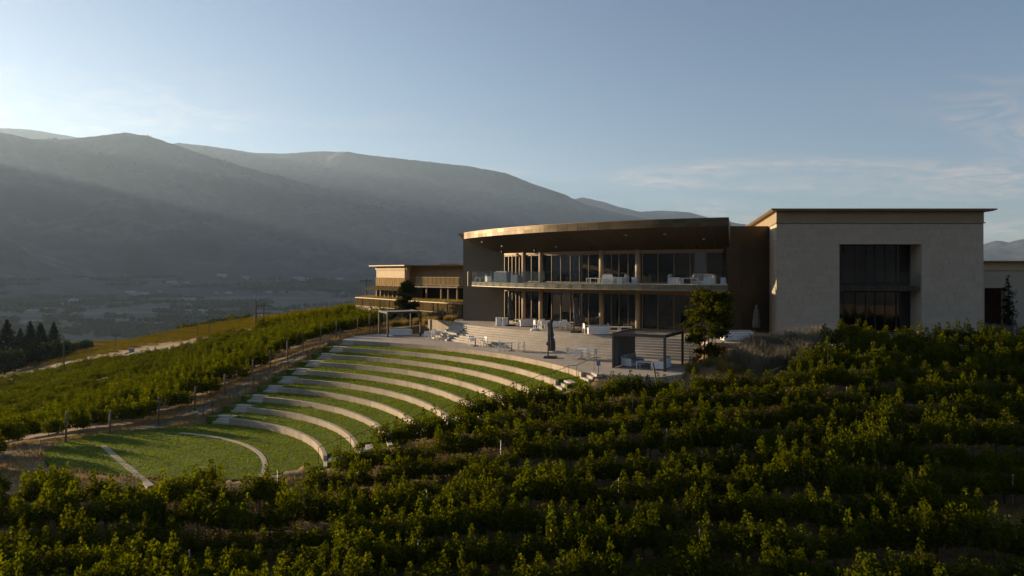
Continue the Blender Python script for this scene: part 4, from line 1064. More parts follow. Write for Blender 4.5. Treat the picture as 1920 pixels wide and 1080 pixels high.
# handrail at the right end of the wide steps
hr = empty('stair_handrail', (*pb(RS, TS0+.6), ZU), 'dark sloping handrail at the right end of the wide steps', 'handrail')
q0 = Vector((*pb(RS-.3, TS0+.5), ZU)); q1 = Vector((*pb(RS+RUN*NR+.2, TS0+.5), ZL)); u9 = Vector((0, 0, .95))
MB().tube([q0+u9, q1+u9], .022, 6).build('rail', M['charcoal'], hr)
for f in (0, .33, .67, 1): b = q0.lerp(q1, f); MB().tube([b-Vector((0, 0, .2)), b+u9], .02, 6).build('post', M['charcoal'], hr)
# railing posts beside the masonry wall, above the ornamental grass
rp = empty('slope_railing', (-9, 74, -5.4), 'thin dark railing climbing the bank left of the masonry wall', 'railing')
prev = None
for i in range(11):
    f = i/10; x = -15.0+f*9.2; y = 84-f*10.8; z = H(x, y)
    MB().tube([(x, y, z-.2), (x, y, z+1.15)], .022, 5).build('post', M['charcoal'], rp)
    if prev: MB().tube([prev, (x, y, z+1.12)], .014, 4).build('rail', M['charcoal'], rp)
    prev = (x, y, z+1.12)

# ------------------------------------------------------------------ vegetation helpers
def leaves(P, size, rg, up_bias=.3, asp=.8, out=None):
    """P: (n,3) leaf centres -> (n,4,3) folded quads; out: preferred normals"""
    n = len(P)
    nrm = rg.normal(size=(n, 3)); nrm[:, 2] += up_bias
    if out is not None: nrm = nrm*.75 + out
    nrm /= np.linalg.norm(nrm, axis=1, keepdims=True)+1e-9
    a = rg.normal(size=(n, 3)); u = np.cross(nrm, a); u /= np.linalg.norm(u, axis=1, keepdims=True)+1e-9
    v = np.cross(nrm, u)
    s = (size*rg.uniform(.6, 1.25, n))[:, None]
    return np.stack([P-u*s*.5, P-v*s*.5*asp+nrm*s*.12, P+u*s*.5, P+v*s*.5*asp+nrm*s*.12], 1)

def vine_mesh(seed, mat, nl=720, length=1.15):
    rg = np.random.default_rng(seed)
    pts = []; outs = []
    nshoot = int(rg.integers(8, 11))
    for i in range(nshoot):
        bx = (i+.5)/nshoot*length-length/2+rg.normal()*.06
        top = rg.uniform(1.15, 1.75) if rg.random() > .13 else rg.uniform(1.8, 2.2)
        lx, ly = rg.normal()*.13, rg.normal()*.16
        m = int(nl/nshoot)
        f = rg.beta(1.15, 1.25, m)
        z = .66+f*(top-.66)
        rad = (.36*np.sin(np.pi*np.clip(f*.66+.2, 0, 1))+.04)*(1-.5*(top > 1.78)*f)*rg.uniform(.8, 1.2)
        th = rg.uniform(0, 2*np.pi, m); rr = rad*np.sqrt(rg.uniform(.12, 1, m))
        x = bx+lx*f+rr*np.cos(th)*.8; y = ly*f+rr*np.sin(th)
        pts.append(np.stack([x, y, z+rg.normal(size=m)*.03], -1)); outs.append(np.stack([np.cos(th)*.5, np.sin(th)*.8, .25+0*th], -1))
        if rg.random() < .5:      # a drooping cane
            m2 = 30; reach = rg.uniform(.3, .75); g = np.linspace(0, 1, m2); sgn = rg.choice([-1, 1])
            pts.append(np.stack([bx+.1*g*rg.normal()+rg.normal(size=m2)*.04, sgn*(.15+reach*g), rg.uniform(1.15, 1.5)+.15*g-.8*g*g+rg.normal(size=m2)*.03], -1)); outs.append(np.stack([0*g, sgn+0*g, .2+0*g], -1))
    P = np.concatenate(pts); O = np.concatenate(outs)
    tone = np.clip(rg.normal(.42, .22, len(P))+.18*(P[:, 2]-1.1), 0, .9); tone[rg.random(len(P)) < .018] = 1.0
    return quads_mesh('foliage', leaves(P, .098, rg, .25, .85, O), mat, tone)
def trunk_mesh(seed):
    rg = random.Random(seed); mb = MB()
    mb.tube([(0, 0, -.15), (rg.uniform(-.04, .04), rg.uniform(-.03, .03), .3), (rg.uniform(-.06, .06), 0, .68)], [.04, .032, .028], 6)
    mb.tube([(-.5, 0, .7), (-.2, .02, .72), (0, 0, .68), (.25, -.02, .72), (.5, 0, .7)], [.015, .02, .026, .02, .015], 5)
    me = bpy.data.meshes.new('trunk'); me.from_pydata(mb.v, [], mb.f); me.polygons.foreach_set('use_smooth', mb.sm); me.materials.append(M['bark']); return me
NV = 9
VF = [vine_mesh(100+i, M['vine'], 1750) for i in range(NV)]
VG = [vine_mesh(300+i, M['vine_gold'], 420) for i in range(3)]
VT = [trunk_mesh(i) for i in range(4)]

# ---- foreground rows
amphx = [pa(tier_r(1)+1.2, a) for a in np.linspace(A0-5, A1+4, 40)] + [pa(9, A1+14)] + [pa(r, A0-math.degrees(2.35/r)) for r in np.linspace(11, tier_r(1)+1.2, 14)]
stage_x = [(CA.x+(p[0]-CA.x)*1.04, CA.y+(p[1]-CA.y)*1.04) for p in stage_poly]
def blocked(x, y):
    X, Y = np.array([x]), np.array([y])
    if inside(amphx, X, Y)[0] or inside(stage_x, X, Y)[0] or inside(lower_poly, X, Y)[0] or inside(upper_poly, X, Y)[0]: return True
    if x > 3 and ((y > 40.8 and x < 17.8) or (y > 43.6 and x < 20.5) or y > 46.0): return True
    return False
rows = [24.0+1.80*i for i in range(13)]
slots = []
for ri, ry in enumerate(rows):
    lim = .80*ry+2
    x = -lim+rng.uniform(0, 1)
    while x < lim:
        yy = ry+.10*math.sin(x*.21+ri)+rng.uniform(-.26, .26)
        if not blocked(x, yy) and not (yy > 34.9 and x < -9.6) and not (x < -24 and yy > 37.2): slots.append((x, yy, ri))
        x += 1.08*rng.uniform(.93, 1.07)
slots = [s_ for s_ in slots if not (rng.random() < .012)]
# the plants nearest to the viewpoint stand as individuals
def score(s_): return s_[1] + (6 if abs(s_[0]) > .76*s_[1] else 0)
near = sorted(slots, key=score)[:296]; nearset = set(near)
rest = [s_ for s_ in slots if s_ not in nearset]
ROWN = ['first', 'second', 'third', 'fourth', 'fifth', 'sixth', 'seventh', 'eighth', 'ninth', 'tenth', 'eleventh', 'twelfth', 'thirteenth']
def under(x, y):
    px = px_of((x, y))
    for lim_, t_ in ((190, 'at the far left edge'), (480, 'below the stage lawn'), (760, 'below the lower seat walls'), (1080, 'below the upper seat walls'), (1300, 'below the near pergola'), (1540, 'below the feathery shrubs'), (1740, 'below the window recess')):
        if px < lim_: return t_
    return 'at the far right edge'
first_fol = {}
for j, (x, y, ri) in enumerate(near):
    e = empty('grape_vine', (x, y, H(x, y)-.02), 'leafy green grapevine in the '+ROWN[ri]+' row from the viewer, '+under(x, y), 'vine', 'grapevines of the '+ROWN[ri]+' foreground row', R(rng.choice((0, 180))+rng.uniform(-22, 22)))
    sc_ = rng.uniform(.74, 1.28); vig = 1+.34*noise.noise((x*.16, ri*3.7, .5)); e.scale = (rng.uniform(.8, 1.3), rng.uniform(.9, 1.75)*vig, sc_*1.06*vig)
    k_ = rng.randrange(NV)
    for nm, me_ in (('foliage', VF[k_]), ('trunk', VT[rng.randrange(4)])):
        c = bpy.data.objects.new(nm, me_); COL.objects.link(c); c.parent = e
        if nm == 'foliage': first_fol.setdefault(k_, c)
# trellis: posts, wires and drip hose per row
for ri, ry in enumerate(rows):
    xs = [s_[0] for s_ in slots if s_[2] == ri]
    if not xs: continue
    segs = []; xs.sort(); a = xs[0]; pv_ = xs[0]
    for x in xs[1:]+[1e9]:
        if x-pv_ > 4: segs.append((a, pv_)); a = x
        pv_ = x
    for a, b in segs:
        if b-a < 2: continue
        tw = empty('trellis_wire', ((a+b)/2, ry, H((a+b)/2, ry)), 'thin trellis wires and black drip hose along the '+ROWN[ri]+' foreground row'+('' if len(segs) == 1 else ', '+('left' if (a+b)/2 < 0 else 'right')+' stretch'), 'wire', 'trellis wires of the foreground rows')
        px_ = np.linspace(a-.5, b+.5, max(8, int((b-a)/1.5)))
        for nm, h, rad, mt in (('wire', .95, .006, 'wire'), ('wire', 1.45, .006, 'wire'), ('drip_hose', .45, .011, 'hose')):
            MB().tube([(x, ry+.1*math.sin(x*.21+ri), H(x, ry)+h) for x in px_], rad, 4).build(nm, M[mt], tw)
        x = a+rng.uniform(0, 4)
        pi_ = 0
        while x < b and ri % 2 == 0:
            mt = rng.choice(('wood', 'metalpost', 'metalpost'))
            z = H(x, ry); hh = rng.uniform(1.5, 1.85)
            mb = MB().tube([(x, ry, z-.3), (x+rng.uniform(-.05, .05), ry, z+hh)], .045 if mt == 'wood' else .026, 7)
            o = mb.build('vineyard_post', M[mt]); tag(o, ('brown wooden' if mt == 'wood' else 'slim galvanised')+' trellis post standing among the vines of the '+ROWN[ri]+' foreground row', 'post', 'posts of the '+ROWN[ri]+' foreground row')
            x += rng.uniform(8.0, 12.0); pi_ += 1
def one_post(px, pyb, pyt, y, lean, label, r=.06, mat='wood'):
    x = (px-960)/F*y; zt = -(pyt-HZ)/F*y; z0 = H(x, y)
    o = MB().tube([(x+lean, y, z0-.3), (x, y, zt)], r, 8).build('end_post', M[mat]); tag(o, label, 'post', 'leaning end posts of the vineyard')
one_post(1224, 740, 680, 41.2, .45, 'dark leaning end post right of the near pergola sofas')
one_post(1569, 690, 650, 44.0, .25, 'sunlit tilted wooden end post near the steel edging')
one_post(1722, 650, 621, 45.4, .2, 'tilted wooden end post before the right side of the recess')
one_post(1752, 645, 614, 45.6, .12, 'upright wooden end post before the limestone block')

# ---- the hillside vineyard on the left: end posts along the path, vines in one mass
pe = [(36, -31.0), (43, -31.6), (46, -30.6), (50, -27.2), (57, -23.7), (64, -21.9), (70, -19.7), (72.5, -18.0), (78, -16.9), (85, -17.2), (90, -19.5), (96, -24.5), (130, -32)]
def xend(y): return 1.5+float(np.interp(y, [p[0] for p in pe], [p[1] for p in pe]))
road_line = np.array([gh(*p).xy for p in road_px])
def road_d(X, Y):
    best = np.full(X.shape, 1e9)
    for i in range(len(road_line)-1):
        a, b = road_line[i], road_line[i+1]; ab = b-a; t = np.clip(((X-a[0])*ab[0]+(Y-a[1])*ab[1])/(ab@ab), 0, 1)
        best = np.minimum(best, np.hypot(X-a[0]-t*ab[0], Y-a[1]-t*ab[1]))
    return best
def road_y(x): return np.interp(x, road_line[np.argsort(road_line[:, 0]), 0], road_line[np.argsort(road_line[:, 0]), 1])
green = []; gold = []
yy = 37.0; ri = 0
while yy < 300:
    step = 1.12 if yy < 95 else 2.0 if yy < 150 else 3.4
    x0 = max(-.82*yy-4, -215); x1 = xend(yy) if yy < 130 else -8-(yy-130)*.1
    if yy > 97 and yy < 130: x1 = min(x1, -24)
    xs = np.arange(x1-rng.uniform(.2, .6), x0, -step)
    if len(xs):
        xs = xs+nrng.normal(0, .1, len(xs)); ys = np.full(len(xs), yy)+.1*np.sin(xs*.2+ri)
        keep = (road_d(xs, ys) > np.where(ys > road_y(xs), 4.5, np.where(xs < -48, 5.2, 3.2))) & (nrng.random(len(xs)) > .03) & ~inside(stage_x, xs, ys)
        beyond = ys > road_y(xs)
        z = HH(xs, ys)-.04
        for x, y, z_, k_, b_ in zip(xs, ys, z, keep, beyond):
            if k_: (gold if (b_ or y > 118) else green).append((x, y, z_, step/1.1, 1.18 if (x-xend(y) > -13 and y < 96) else .62))
    if 43 < yy < 92:
        x = xend(yy)+.5; z0 = H(x, yy)
        o = MB().tube([(x, yy, z0-.3), (x+rng.uniform(-.1, .12), yy, z0+rng.uniform(1.75, 2.05))], .065, 7).build('row_end_post', M['wood'])
        tag(o, 'grey-brown wooden end post of a hillside vine row beside the gravel path', 'post', 'row end posts along the gravel path')
    yy += (2.5 if yy < 100 else 3.2); ri += 1
gold_field = [gh(px, py) for px, py in ((135, 652), (150, 650), (165, 648))]

def instancer(name, items, protos, label=None, cat=None):
    """one object: plants set out in rows on the given points"""
    A = np.array(items, float)
    me = bpy.data.meshes.new(name); me.vertices.add(len(A)); me.vertices.foreach_set('co', A[:, :3].reshape(-1).astype(np.float32))
    for nm_, cc_ in (('sx', 3), ('sz', 4)): me.attributes.new(nm_, 'FLOAT', 'POINT').data.foreach_set('value', np.ascontiguousarray(A[:, cc_]).astype(np.float32))
    o = bpy.data.objects.new(name, me); COL.objects.link(o)
    cc = bpy.data.collections.new(name+'_kinds')
    for p in protos: cc.objects.link(p)
    g = bpy.data.node_groups.new(name, 'GeometryNodeTree')
    g.interface.new_socket('Geometry', in_out='INPUT', socket_type='NodeSocketGeometry'); g.interface.new_socket('Geometry', in_out='OUTPUT', socket_type='NodeSocketGeometry')
    N, L_ = g.nodes, g.links
    gi = N.new('NodeGroupInput'); go = N.new('NodeGroupOutput'); ip = N.new('GeometryNodeInstanceOnPoints'); ci = N.new('GeometryNodeCollectionInfo')
    ci.inputs['Collection'].default_value = cc; ci.inputs['Separate Children'].default_value = True; ci.inputs['Reset Children'].default_value = True
    ip.inputs['Pick Instance'].default_value = True
    ri_ = N.new('FunctionNodeRandomValue'); ri_.data_type = 'INT'; ri_.inputs[4].default_value = 0; ri_.inputs[5].default_value = len(protos)-1
    rf = N.new('FunctionNodeRandomValue'); rf.data_type = 'FLOAT'; rf.inputs[2].default_value = .82; rf.inputs[3].default_value = 1.15; rf.inputs['Seed'].default_value = 5
    rt = N.new('FunctionNodeRandomValue'); rt.data_type = 'FLOAT'; rt.inputs[2].default_value = -.25; rt.inputs[3].default_value = .25; rt.inputs['Seed'].default_value = 9
    na_ = N.new('GeometryNodeInputNamedAttribute'); na_.data_type = 'FLOAT'; na_.inputs[0].default_value = 'sx'
    cs = N.new('ShaderNodeCombineXYZ'); cr2 = N.new('ShaderNodeCombineXYZ')
    L_.new(na_.outputs[0], cs.inputs[0]); nz_ = N.new('GeometryNodeInputNamedAttribute'); nz_.data_type = 'FLOAT'; nz_.inputs[0].default_value = 'sz'; mz = N.new('ShaderNodeMath'); mz.operation = 'MULTIPLY'; L_.new(nz_.outputs[0], mz.inputs[0]); L_.new(rf.outputs[1], mz.inputs[1]); L_.new(rf.outputs[1], cs.inputs[1]); L_.new(mz.outputs[0], cs.inputs[2]); L_.new(rt.outputs[1], cr2.inputs[2])
    L_.new(gi.outputs[0], ip.inputs['Points']); L_.new(ci.outputs[0], ip.inputs['Instance']); L_.new(ri_.outputs[2], ip.inputs['Instance Index']); L_.new(cs.outputs[0], ip.inputs['Scale']); L_.new(cr2.outputs[0], ip.inputs['Rotation'])
    L_.new(ip.outputs[0], go.inputs[0])
    md = o.modifiers.new('rows', 'NODES'); md.node_group = g
    tag(o, label, cat, kind='stuff'); return o
protos_g = [first_fol[k_] for k_ in sorted(first_fol)]
instancer('vineyard_rows', [(x, y, H(x, y)-.02, 1.05, 1.08) for x, y, _ in rest]+green, protos_g, 'dense green vine rows covering the hillside left of the gravel path', 'vines')
# three yellowing vines by the road stand for the autumn fields beyond it
pg = []
gold.sort(key=lambda q_: q_[1])
for i in range(3):
    x, y, z, _, _ = gold.pop(5+9*i)
    e = empty('grape_vine', (x, y, z), ('left', 'middle', 'right')[i]+' yellowing vine at the near edge of the autumn field beyond the road', 'vine', 'yellowing vines')
    c = bpy.data.objects.new('foliage', VG[i]); COL.objects.link(c); c.parent = e; pg.append(c)
    c = bpy.data.objects.new('trunk', VT[i]); COL.objects.link(c); c.parent = e
instancer('autumn_vineyard', gold, pg, 'yellow-green autumn vine rows on the far slope beyond the road', 'vines')
print('vines', len(near), len(rest), len(green), len(gold))

# ------------------------------------------------------------------ grass
def blades(P, h, w, rg, lean=.35):
    n = len(P); th = rg.uniform(0, 2*np.pi, n); u = np.stack([np.cos(th), np.sin(th), 0*th], -1); d = rg.normal(size=(n, 2))*lean
    hh = h*rg.uniform(.6, 1.3, n); ww = (w*rg.uniform(.7, 1.3, n))[:, None]
    tip = P+np.stack([d[:, 0]*hh, d[:, 1]*hh, hh], -1)
    return np.stack([P-u*ww, P+u*ww, tip], 1)
def stuff_mesh(name, V, mat, tone):
    o = bpy.data.objects.new(name, quads_mesh(name, V, mat, tone)); COL.objects.link(o); tag(o, kind='stuff'); return o
rg = np.random.default_rng(5)
PP = []
for k in range(1, NT):
    z = tier_z(k+1)-.012; r0, r1 = tier_r(k+1)+.16, tier_r(k)+.0
    n = int((r1*r1-r0*r0)*R(A1-A0)/2*150)
    r = np.sqrt(rg.uniform(r0*r0, r1*r1, n)); a = np.radians(rg.uniform(A0, A1, n))
    PP.append(np.stack([CA.x+r*np.cos(a), CA.y+r*np.sin(a), z+.09*(r-r0)/(r1-r0)], -1))
    for s in (0, 1):
        n = 500; r = rg.uniform(r0+.8, r1, n); q = 1 if s else -1; a = np.radians((A1 if s else A0)+q*np.degrees(rg.uniform(0, 2.3 if s else 2.0, n)/r))
        PP.append(np.stack([CA.x+r*np.cos(a), CA.y+r*np.sin(a), np.full(n, z)], -1))
n = 60000; x = rg.uniform(-32, -8, n); y = rg.uniform(35, 52, n); s_ = inside(stage_poly, x, y); x, y = x[s_], y[s_]
rr0 = np.hypot(x-CA.x, y-CA.y); ok = (np.abs(rr0-12.25) > .22); x, y = x[ok], y[ok]
sd_ = np.abs((x-mid[0])*(-(p1[1]-p0[1]))+(y-mid[1])*(p1[0]-p0[0])) if False else None
PP.append(np.stack([x, y, np.full(len(x), ZS)], -1))
P = np.concatenate(PP)
tn = np.clip(.45+.3*np.sin(P[:, 0]*1.9+np.sin(P[:, 1]*1.1)*2)*np.sin(P[:, 1]*1.3)+rg.normal(0, .2, len(P)), 0, 1)
stuff_mesh('lawn_grass', blades(P, .075, .022, rg, .5), M['grassblade'], tn)
# dry grass and weeds between the vines, and along the path
n = 150000; y = rg.uniform(23, 47, n); x = rg.uniform(-1, 1, n)*(.8*y+1)
bad = inside(amphx, x, y) | inside(stage_poly, x, y) | inside(lower_poly, x, y) | inside(upper_poly, x, y)
x, y = x[~bad], y[~bad]
n2 = 40000; y2 = rg.uniform(44, 92, n2); x2 = np.array([xend(v) for v in y2])+rg.uniform(-3, 3.2, n2)
bad = inside(amph_poly, x2, y2) | inside(lower_poly, x2, y2) | inside(stage_poly, x2, y2); x2, y2 = x2[~bad], y2[~bad]
x = np.r_[x, x2]; y = np.r_[y, y2]
cl_ = np.sin(x*1.3+2*np.sin(y*.7))+np.sin(y*1.9+1.5*np.sin(x*.5))
ok = (cl_+rg.normal(0, .7, len(x)) > -.2); x, y = x[ok], y[ok]
P = np.stack([x, y, HH(x, y)-.01], -1)
stuff_mesh('dry_grass', blades(P, .25, .018, rg, .5), M['drygrass'], np.clip(rg.normal(.45, .3, len(P)), 0, 1))

# ornamental grasses and lavender: clumps
def clump_mesh(seed, nb, h, spread, w, mat, droop=.5):
    rg = np.random.default_rng(seed); V = []; T = []
    for i in range(nb):
        a = rg.uniform(0, 2*np.pi); hh = h*rg.uniform(.55, 1.1); out = spread*rg.uniform(.1, 1); b = rg.normal(0, spread*.25, 2); t_ = np.clip(rg.normal(.5, .25), 0, 1)
        pts = [np.array([b[0]+math.cos(a)*out*f**1.6, b[1]+math.sin(a)*out*f**1.6, hh*(f-droop*.45*f**3)]) for f in (0, .45, .8, 1)]
        sd2 = np.array([-math.sin(a), math.cos(a), 0])*w
        for j in range(3):
            w0, w1 = (1, .8, .55)[j], (.8, .55, .1)[j]
            V.append([pts[j]-sd2*w0, pts[j]+sd2*w0, pts[j+1]+sd2*w1, pts[j+1]-sd2*w1]); T.append(min(1, t_+.15*j))
    return quads_mesh('blades', np.array(V), mat, np.array(T))
GM = [clump_mesh(40+i, 150, .95, .55, .014, M['goldgrass']) for i in range(4)]
LM = [clump_mesh(60+i, 420, 1.15, .8, .013, M['lavender'], .15) for i in range(3)]
def plant(me_, x, y, z, s, name, label, cat, group):
    o = bpy.data.objects.new(name, me_); COL.objects.link(o); o.location = (x, y, z); o.rotation_euler = (0, 0, rng.uniform(0, 6.28)); o.scale = (s*rng.uniform(.9, 1.15), s*rng.uniform(.9, 1.15), s); return tag(o, label, cat, group, 'thing')
# right bank under the tree
for i in range(34):
    x = rng.uniform(11.3, 15.2); y = rng.uniform(44.2, 50.5)
    if inside(lower_poly, np.array([x]), np.array([y]))[0] or inside(upper_poly, np.array([x]), np.array([y]))[0]: continue
    plant(rng.choice(GM), x, y, H(x, y)-.03, rng.uniform(.7, 1.05), 'ornamental_grass', 'golden ornamental grass clump on the bank below the multi-stemmed tree', 'grass', 'golden grasses on the right bank')
# left bank between sign wall and terrace
for i in range(46):
    f = rng.random(); x = -14.6+f*8.4; y = 77.2-f*3.6+rng.uniform(-1.6, 2.4)
    if inside(lower_poly, np.array([x]), np.array([y]))[0] or inside(upper_poly, np.array([x]), np.array([y]))[0] or (x > -8.7 and y < 72.9): continue
    plant(rng.choice(GM), x, y, H(x, y)-.03, rng.uniform(.8, 1.15), 'ornamental_grass', 'golden ornamental grass clump on the bank behind the far pergola', 'grass', 'golden grasses on the left bank')
for i in range(16):
    f = rng.random(); x = -13.8+f*7; y = 81.5-f*5+rng.uniform(-1, 1.2)
    plant(rng.choice(LM), x, y, H(x, y)-.03, rng.uniform(.8, 1.1), 'lavender_shrub', 'grey-purple lavender shrub on the bank below the lettered wall', 'shrub', 'lavender on the left bank')
for i in range(40):
    px = 1388+rng.random()*145; y = rng.uniform(43.6, 47.4); x = (px-960)/F*y
    if inside(upper_poly, np.array([x]), np.array([y]))[0]: continue
    plant(rng.choice(LM), x, y, H(x, y)-.03, rng.uniform(1.0, 1.45), 'lavender_shrub', 'grey-brown feathery shrub in the bed before the bronze and limestone walls', 'shrub', 'feathery shrubs on the right bed')
# dry planting on top of the sign wall
n = 9000; f = rg.uniform(0, 1, n); o_ = rg.uniform(.3, 2.6, n)
x = SW0.x+dsw.x*L*f+nsw.x*o_; y = SW0.y+dsw.y*L*f+nsw.y*o_
stuff_mesh('roof_grass', blades(np.stack([x, y, np.full(n, -3.72)], -1), .42, .02, rg, .4), M['goldgrass'], rg.random(n))
# steel edging of the bed
e0, e1 = gh(1450, 697), gh(1562, 661)
d = Vector((20.9-17.2, 46.3-43.6)); o = MB()
o = MB().tube([(16.6, 43.5, H(16.6, 43.5)+.18), (18.6, 44.6, H(18.6, 44.6)+.2), (20.9, 46.4, H(20.9, 46.4)+.2)], .06, 6).build('bed_edging', M['metalpost']); tag(o, 'sloping pale metal edging rail of the planting bed', 'edging')

# ------------------------------------------------------------------ trees
def tree(name, loc, label, cat, group, clumps, nleaf, size, mat, stems, seed, up=.35):
    """clumps: (x, y, z, r) in local metres"""
    rg = np.random.default_rng(seed)
    e = empty(name, loc, label, cat, group)
    W = np.array([c[3]**2 for c in clumps]); W = W/W.sum(); ps = []; os_ = []; tn = []
    for c, w in zip(clumps, W):
        m = int(nleaf*w)+3; v = rg.normal(size=(m, 3)); v /= np.linalg.norm(v, axis=1, keepdims=True)
        r = c[3]*np.power(rg.uniform(.1, 1, m), .5)[:, None]*(1+.42*rg.normal(size=(m, 1)))
        p = np.array(c[:3])+v*r*np.array([1, 1, .72]); ps.append(p); os_.append(v*.8); tn.append(np.clip(rg.normal(.45, .2, m)+rg.normal()*.12, 0, 1))
    P = np.concatenate(ps)
    me_ = quads_mesh('crown', leaves(P, size, rg, up, .6, np.concatenate(os_)), mat, np.concatenate(tn))
    c = bpy.data.objects.new('crown', me_); COL.objects.link(c); c.parent = e
    mb = MB()
    for st_ in stems: mb.tube(st_[0], st_[1], 7)
    for cl2 in clumps[::2]:
        s0 = Vector(stems[0][0][-1]) if len(stems) == 1 else min((Vector(s[0][-1]) for s in stems), key=lambda v: (v-Vector(cl2[:3])).length)
        mb.tube([s0-Vector((0, 0, .6)), (s0+Vector(cl2[:3]))/2-Vector((0, 0, .1)), cl2[:3]], [.03, .02, .01], 5)
    me2 = bpy.data.meshes.new('trunk'); me2.from_pydata(mb.v, [], mb.f); me2.polygons.foreach_set('use_smooth', mb.sm); me2.materials.append(M['bark'])
    t2 = bpy.data.objects.new('trunk', me2); COL.objects.link(t2); t2.parent = e
    return e
rt_ = random.Random(3)
x, y = 13.75, 48.0; z = H(x, y)
cl1 = []
for i in range(54):
    h = rt_.uniform(.45, 4.8); w = .6+.88*math.sin(math.pi*min(1, (h-.2)/5.0))**.8
    a = rt_.uniform(0, 6.28); q_ = w*math.sqrt(rt_.random())
    cl1.append((q_*math.cos(a)-.1+.12*(h-2), q_*math.sin(a), h, rt_.uniform(.3, .55)))
tree('garden_tree', (x, y, z), 'bushy multi-stemmed garden tree on the bank right of the near pergola', 'tree', None, cl1, 12500, .21, M['treeleaf'],
     [([(-.25, 0, -.2), (-.2, 0, 1.2), (-.35, .1, 3.2)], [.05, .045, .02]), ([(.05, .05, -.2), (.05, 0, 1.4), (.2, 0, 3.8)], [.055, .045, .02]), ([(.3, -.05, -.2), (.3, 0, 1.1), (.55, -.1, 2.8)], [.045, .04, .02])], 71)
x, y = -12.1, 79.0; z = H(x, y); cl2 = []
for i in range(44):
    h = rt_.uniform(.8, 5.1); w = max(.3, 2.15*(1-(h/5.7)**1.4)); a = rt_.uniform(0, 6.28); q_ = w*math.sqrt(rt_.random()); cl2.append((q_*math.cos(a), q_*math.sin(a), h, rt_.uniform(.3, .5)))
tree('garden_tree', (x, y, z), 'dark cone-shaped tree in front of the lettered wall', 'tree', None, cl2, 11000, .24, M['darkleaf'], [([(0, 0, -.2), (.03, 0, 2), (0, 0, 4.6)], [.11, .08, .03])], 72)
x, y = (1891-960)/F*58.0, 58.0; cl3 = [(rt_.uniform(-.18, .18), rt_.uniform(-.18, .18), .3+4.6*i/16, .46*(1-(i/17)**2.2)+.06) for i in range(17)]
tree('cypress', (x, y, ZU-.1), 'slim dark cypress before the annex at the right edge', 'tree', None, cl3, 2200, .16, M['conifer'], [([(0, 0, -.2), (0, 0, 4)], [.08, .03])], 73)
for i in range(7):
    px = 1850+i*13; y = 54+rt_.uniform(-2, 2); x = (px-960)/F*y
    plant(rng.choice(LM), x, y, ZU-.15, rng.uniform(.9, 1.3), 'lavender_shrub', 'dim feathery shrub at the foot of the annex on the right', 'shrub', 'shrubs before the annex')

# ------------------------------------------------------------------ middle distance: conifers, shrubs, poles, houses
def conifer_mesh(seed, h, rad, mat):
    rg = np.random.default_rng(seed); P = []; O = []
    n = 1500
    f = rg.beta(1.0, 1.25, n); z = h*(.12+.88*f); lay = .72+.28*np.abs(np.sin(f*26+rg.normal()*.5))
    r = rad*(1-f)**.8*lay*np.sqrt(rg.uniform(.1, 1, n))*(1+.25*np.sin(rg.uniform(0, 6, n))); a = rg.uniform(0, 2*np.pi, n)
    P = np.stack([r*np.cos(a), r*np.sin(a), z-.25*r], -1); O = np.stack([np.cos(a)*.5, np.sin(a)*.5, .4+0*a], -1)
    return quads_mesh('crown', leaves(P, .62, rg, .3, .55, O), mat, np.clip(rg.normal(.4, .25, n), 0, 1))
def far_tree(px, pyb, pyt, y, me_, h0, name, label, group):
    x = (px-960)/F*y; zt = -(pyt-HZ)/F*y; z0 = min(H(x, y), zt-1)
    e = empty(name, (x, y, z0), label, 'tree', group); s = (zt-z0)/h0; e.scale = (s, s, s); e.rotation_euler = (0, 0, rng.uniform(0, 6))
    c = bpy.data.objects.new('crown', me_); COL.objects.link(c); c.parent = e
    mb = MB().tube([(0, 0, -.3), (0, 0, h0*.8)], [.17, .05], 6); me2 = bpy.data.meshes.new('trunk'); me2.from_pydata(mb.v, [], mb.f); me2.materials.append(M['bark'])
    t2 = bpy.data.objects.new('trunk', me2); COL.objects.link(t2); t2.parent = e
CM = [conifer_mesh(500+i, 9.5, (3.2, 2.5, 2.2)[i], M['conifer']) for i in range(3)]
for i, (px, pt, y, lab) in enumerate(((13, 600, 152, 'tall dark conifer nearest the left edge, widest of its group'), (38, 616, 158, 'shorter dark conifer between the two widest on the left'), (57, 603, 162, 'dark conifer in the middle of the group by the road'), (76, 606, 160, 'slim dark conifer second from the right of the group by the road'), (101, 605, 155, 'broad dark conifer at the right end of the group by the road'))):
    far_tree(px, 680, pt, y, CM[i % 3], 9.5, 'conifer', lab, 'conifers by the road')
def round_mesh(seed, mat, n=900, size=.5):
    rg = np.random.default_rng(seed); v = rg.normal(size=(n, 3)); v /= np.linalg.norm(v, axis=1, keepdims=True)
    r = np.power(rg.uniform(.1, 1, n), .4)[:, None]; lump = 1+.3*np.sin(v[:, :1]*5+seed)*np.cos(v[:, 1:2]*4)
    P = v*r*lump*np.array([1.9, 1.9, 1.4])+np.array([0, 0, 1.9])
    return quads_mesh('crown', leaves(P, size, rg, .3, .7, v*.8), mat, np.clip(rg.normal(.45, .25, n), 0, 1))
RM = [round_mesh(600, M['darkleaf']), round_mesh(601, M['treeleaf']), round_mesh(602, M['drygrass'], 420, .4)]
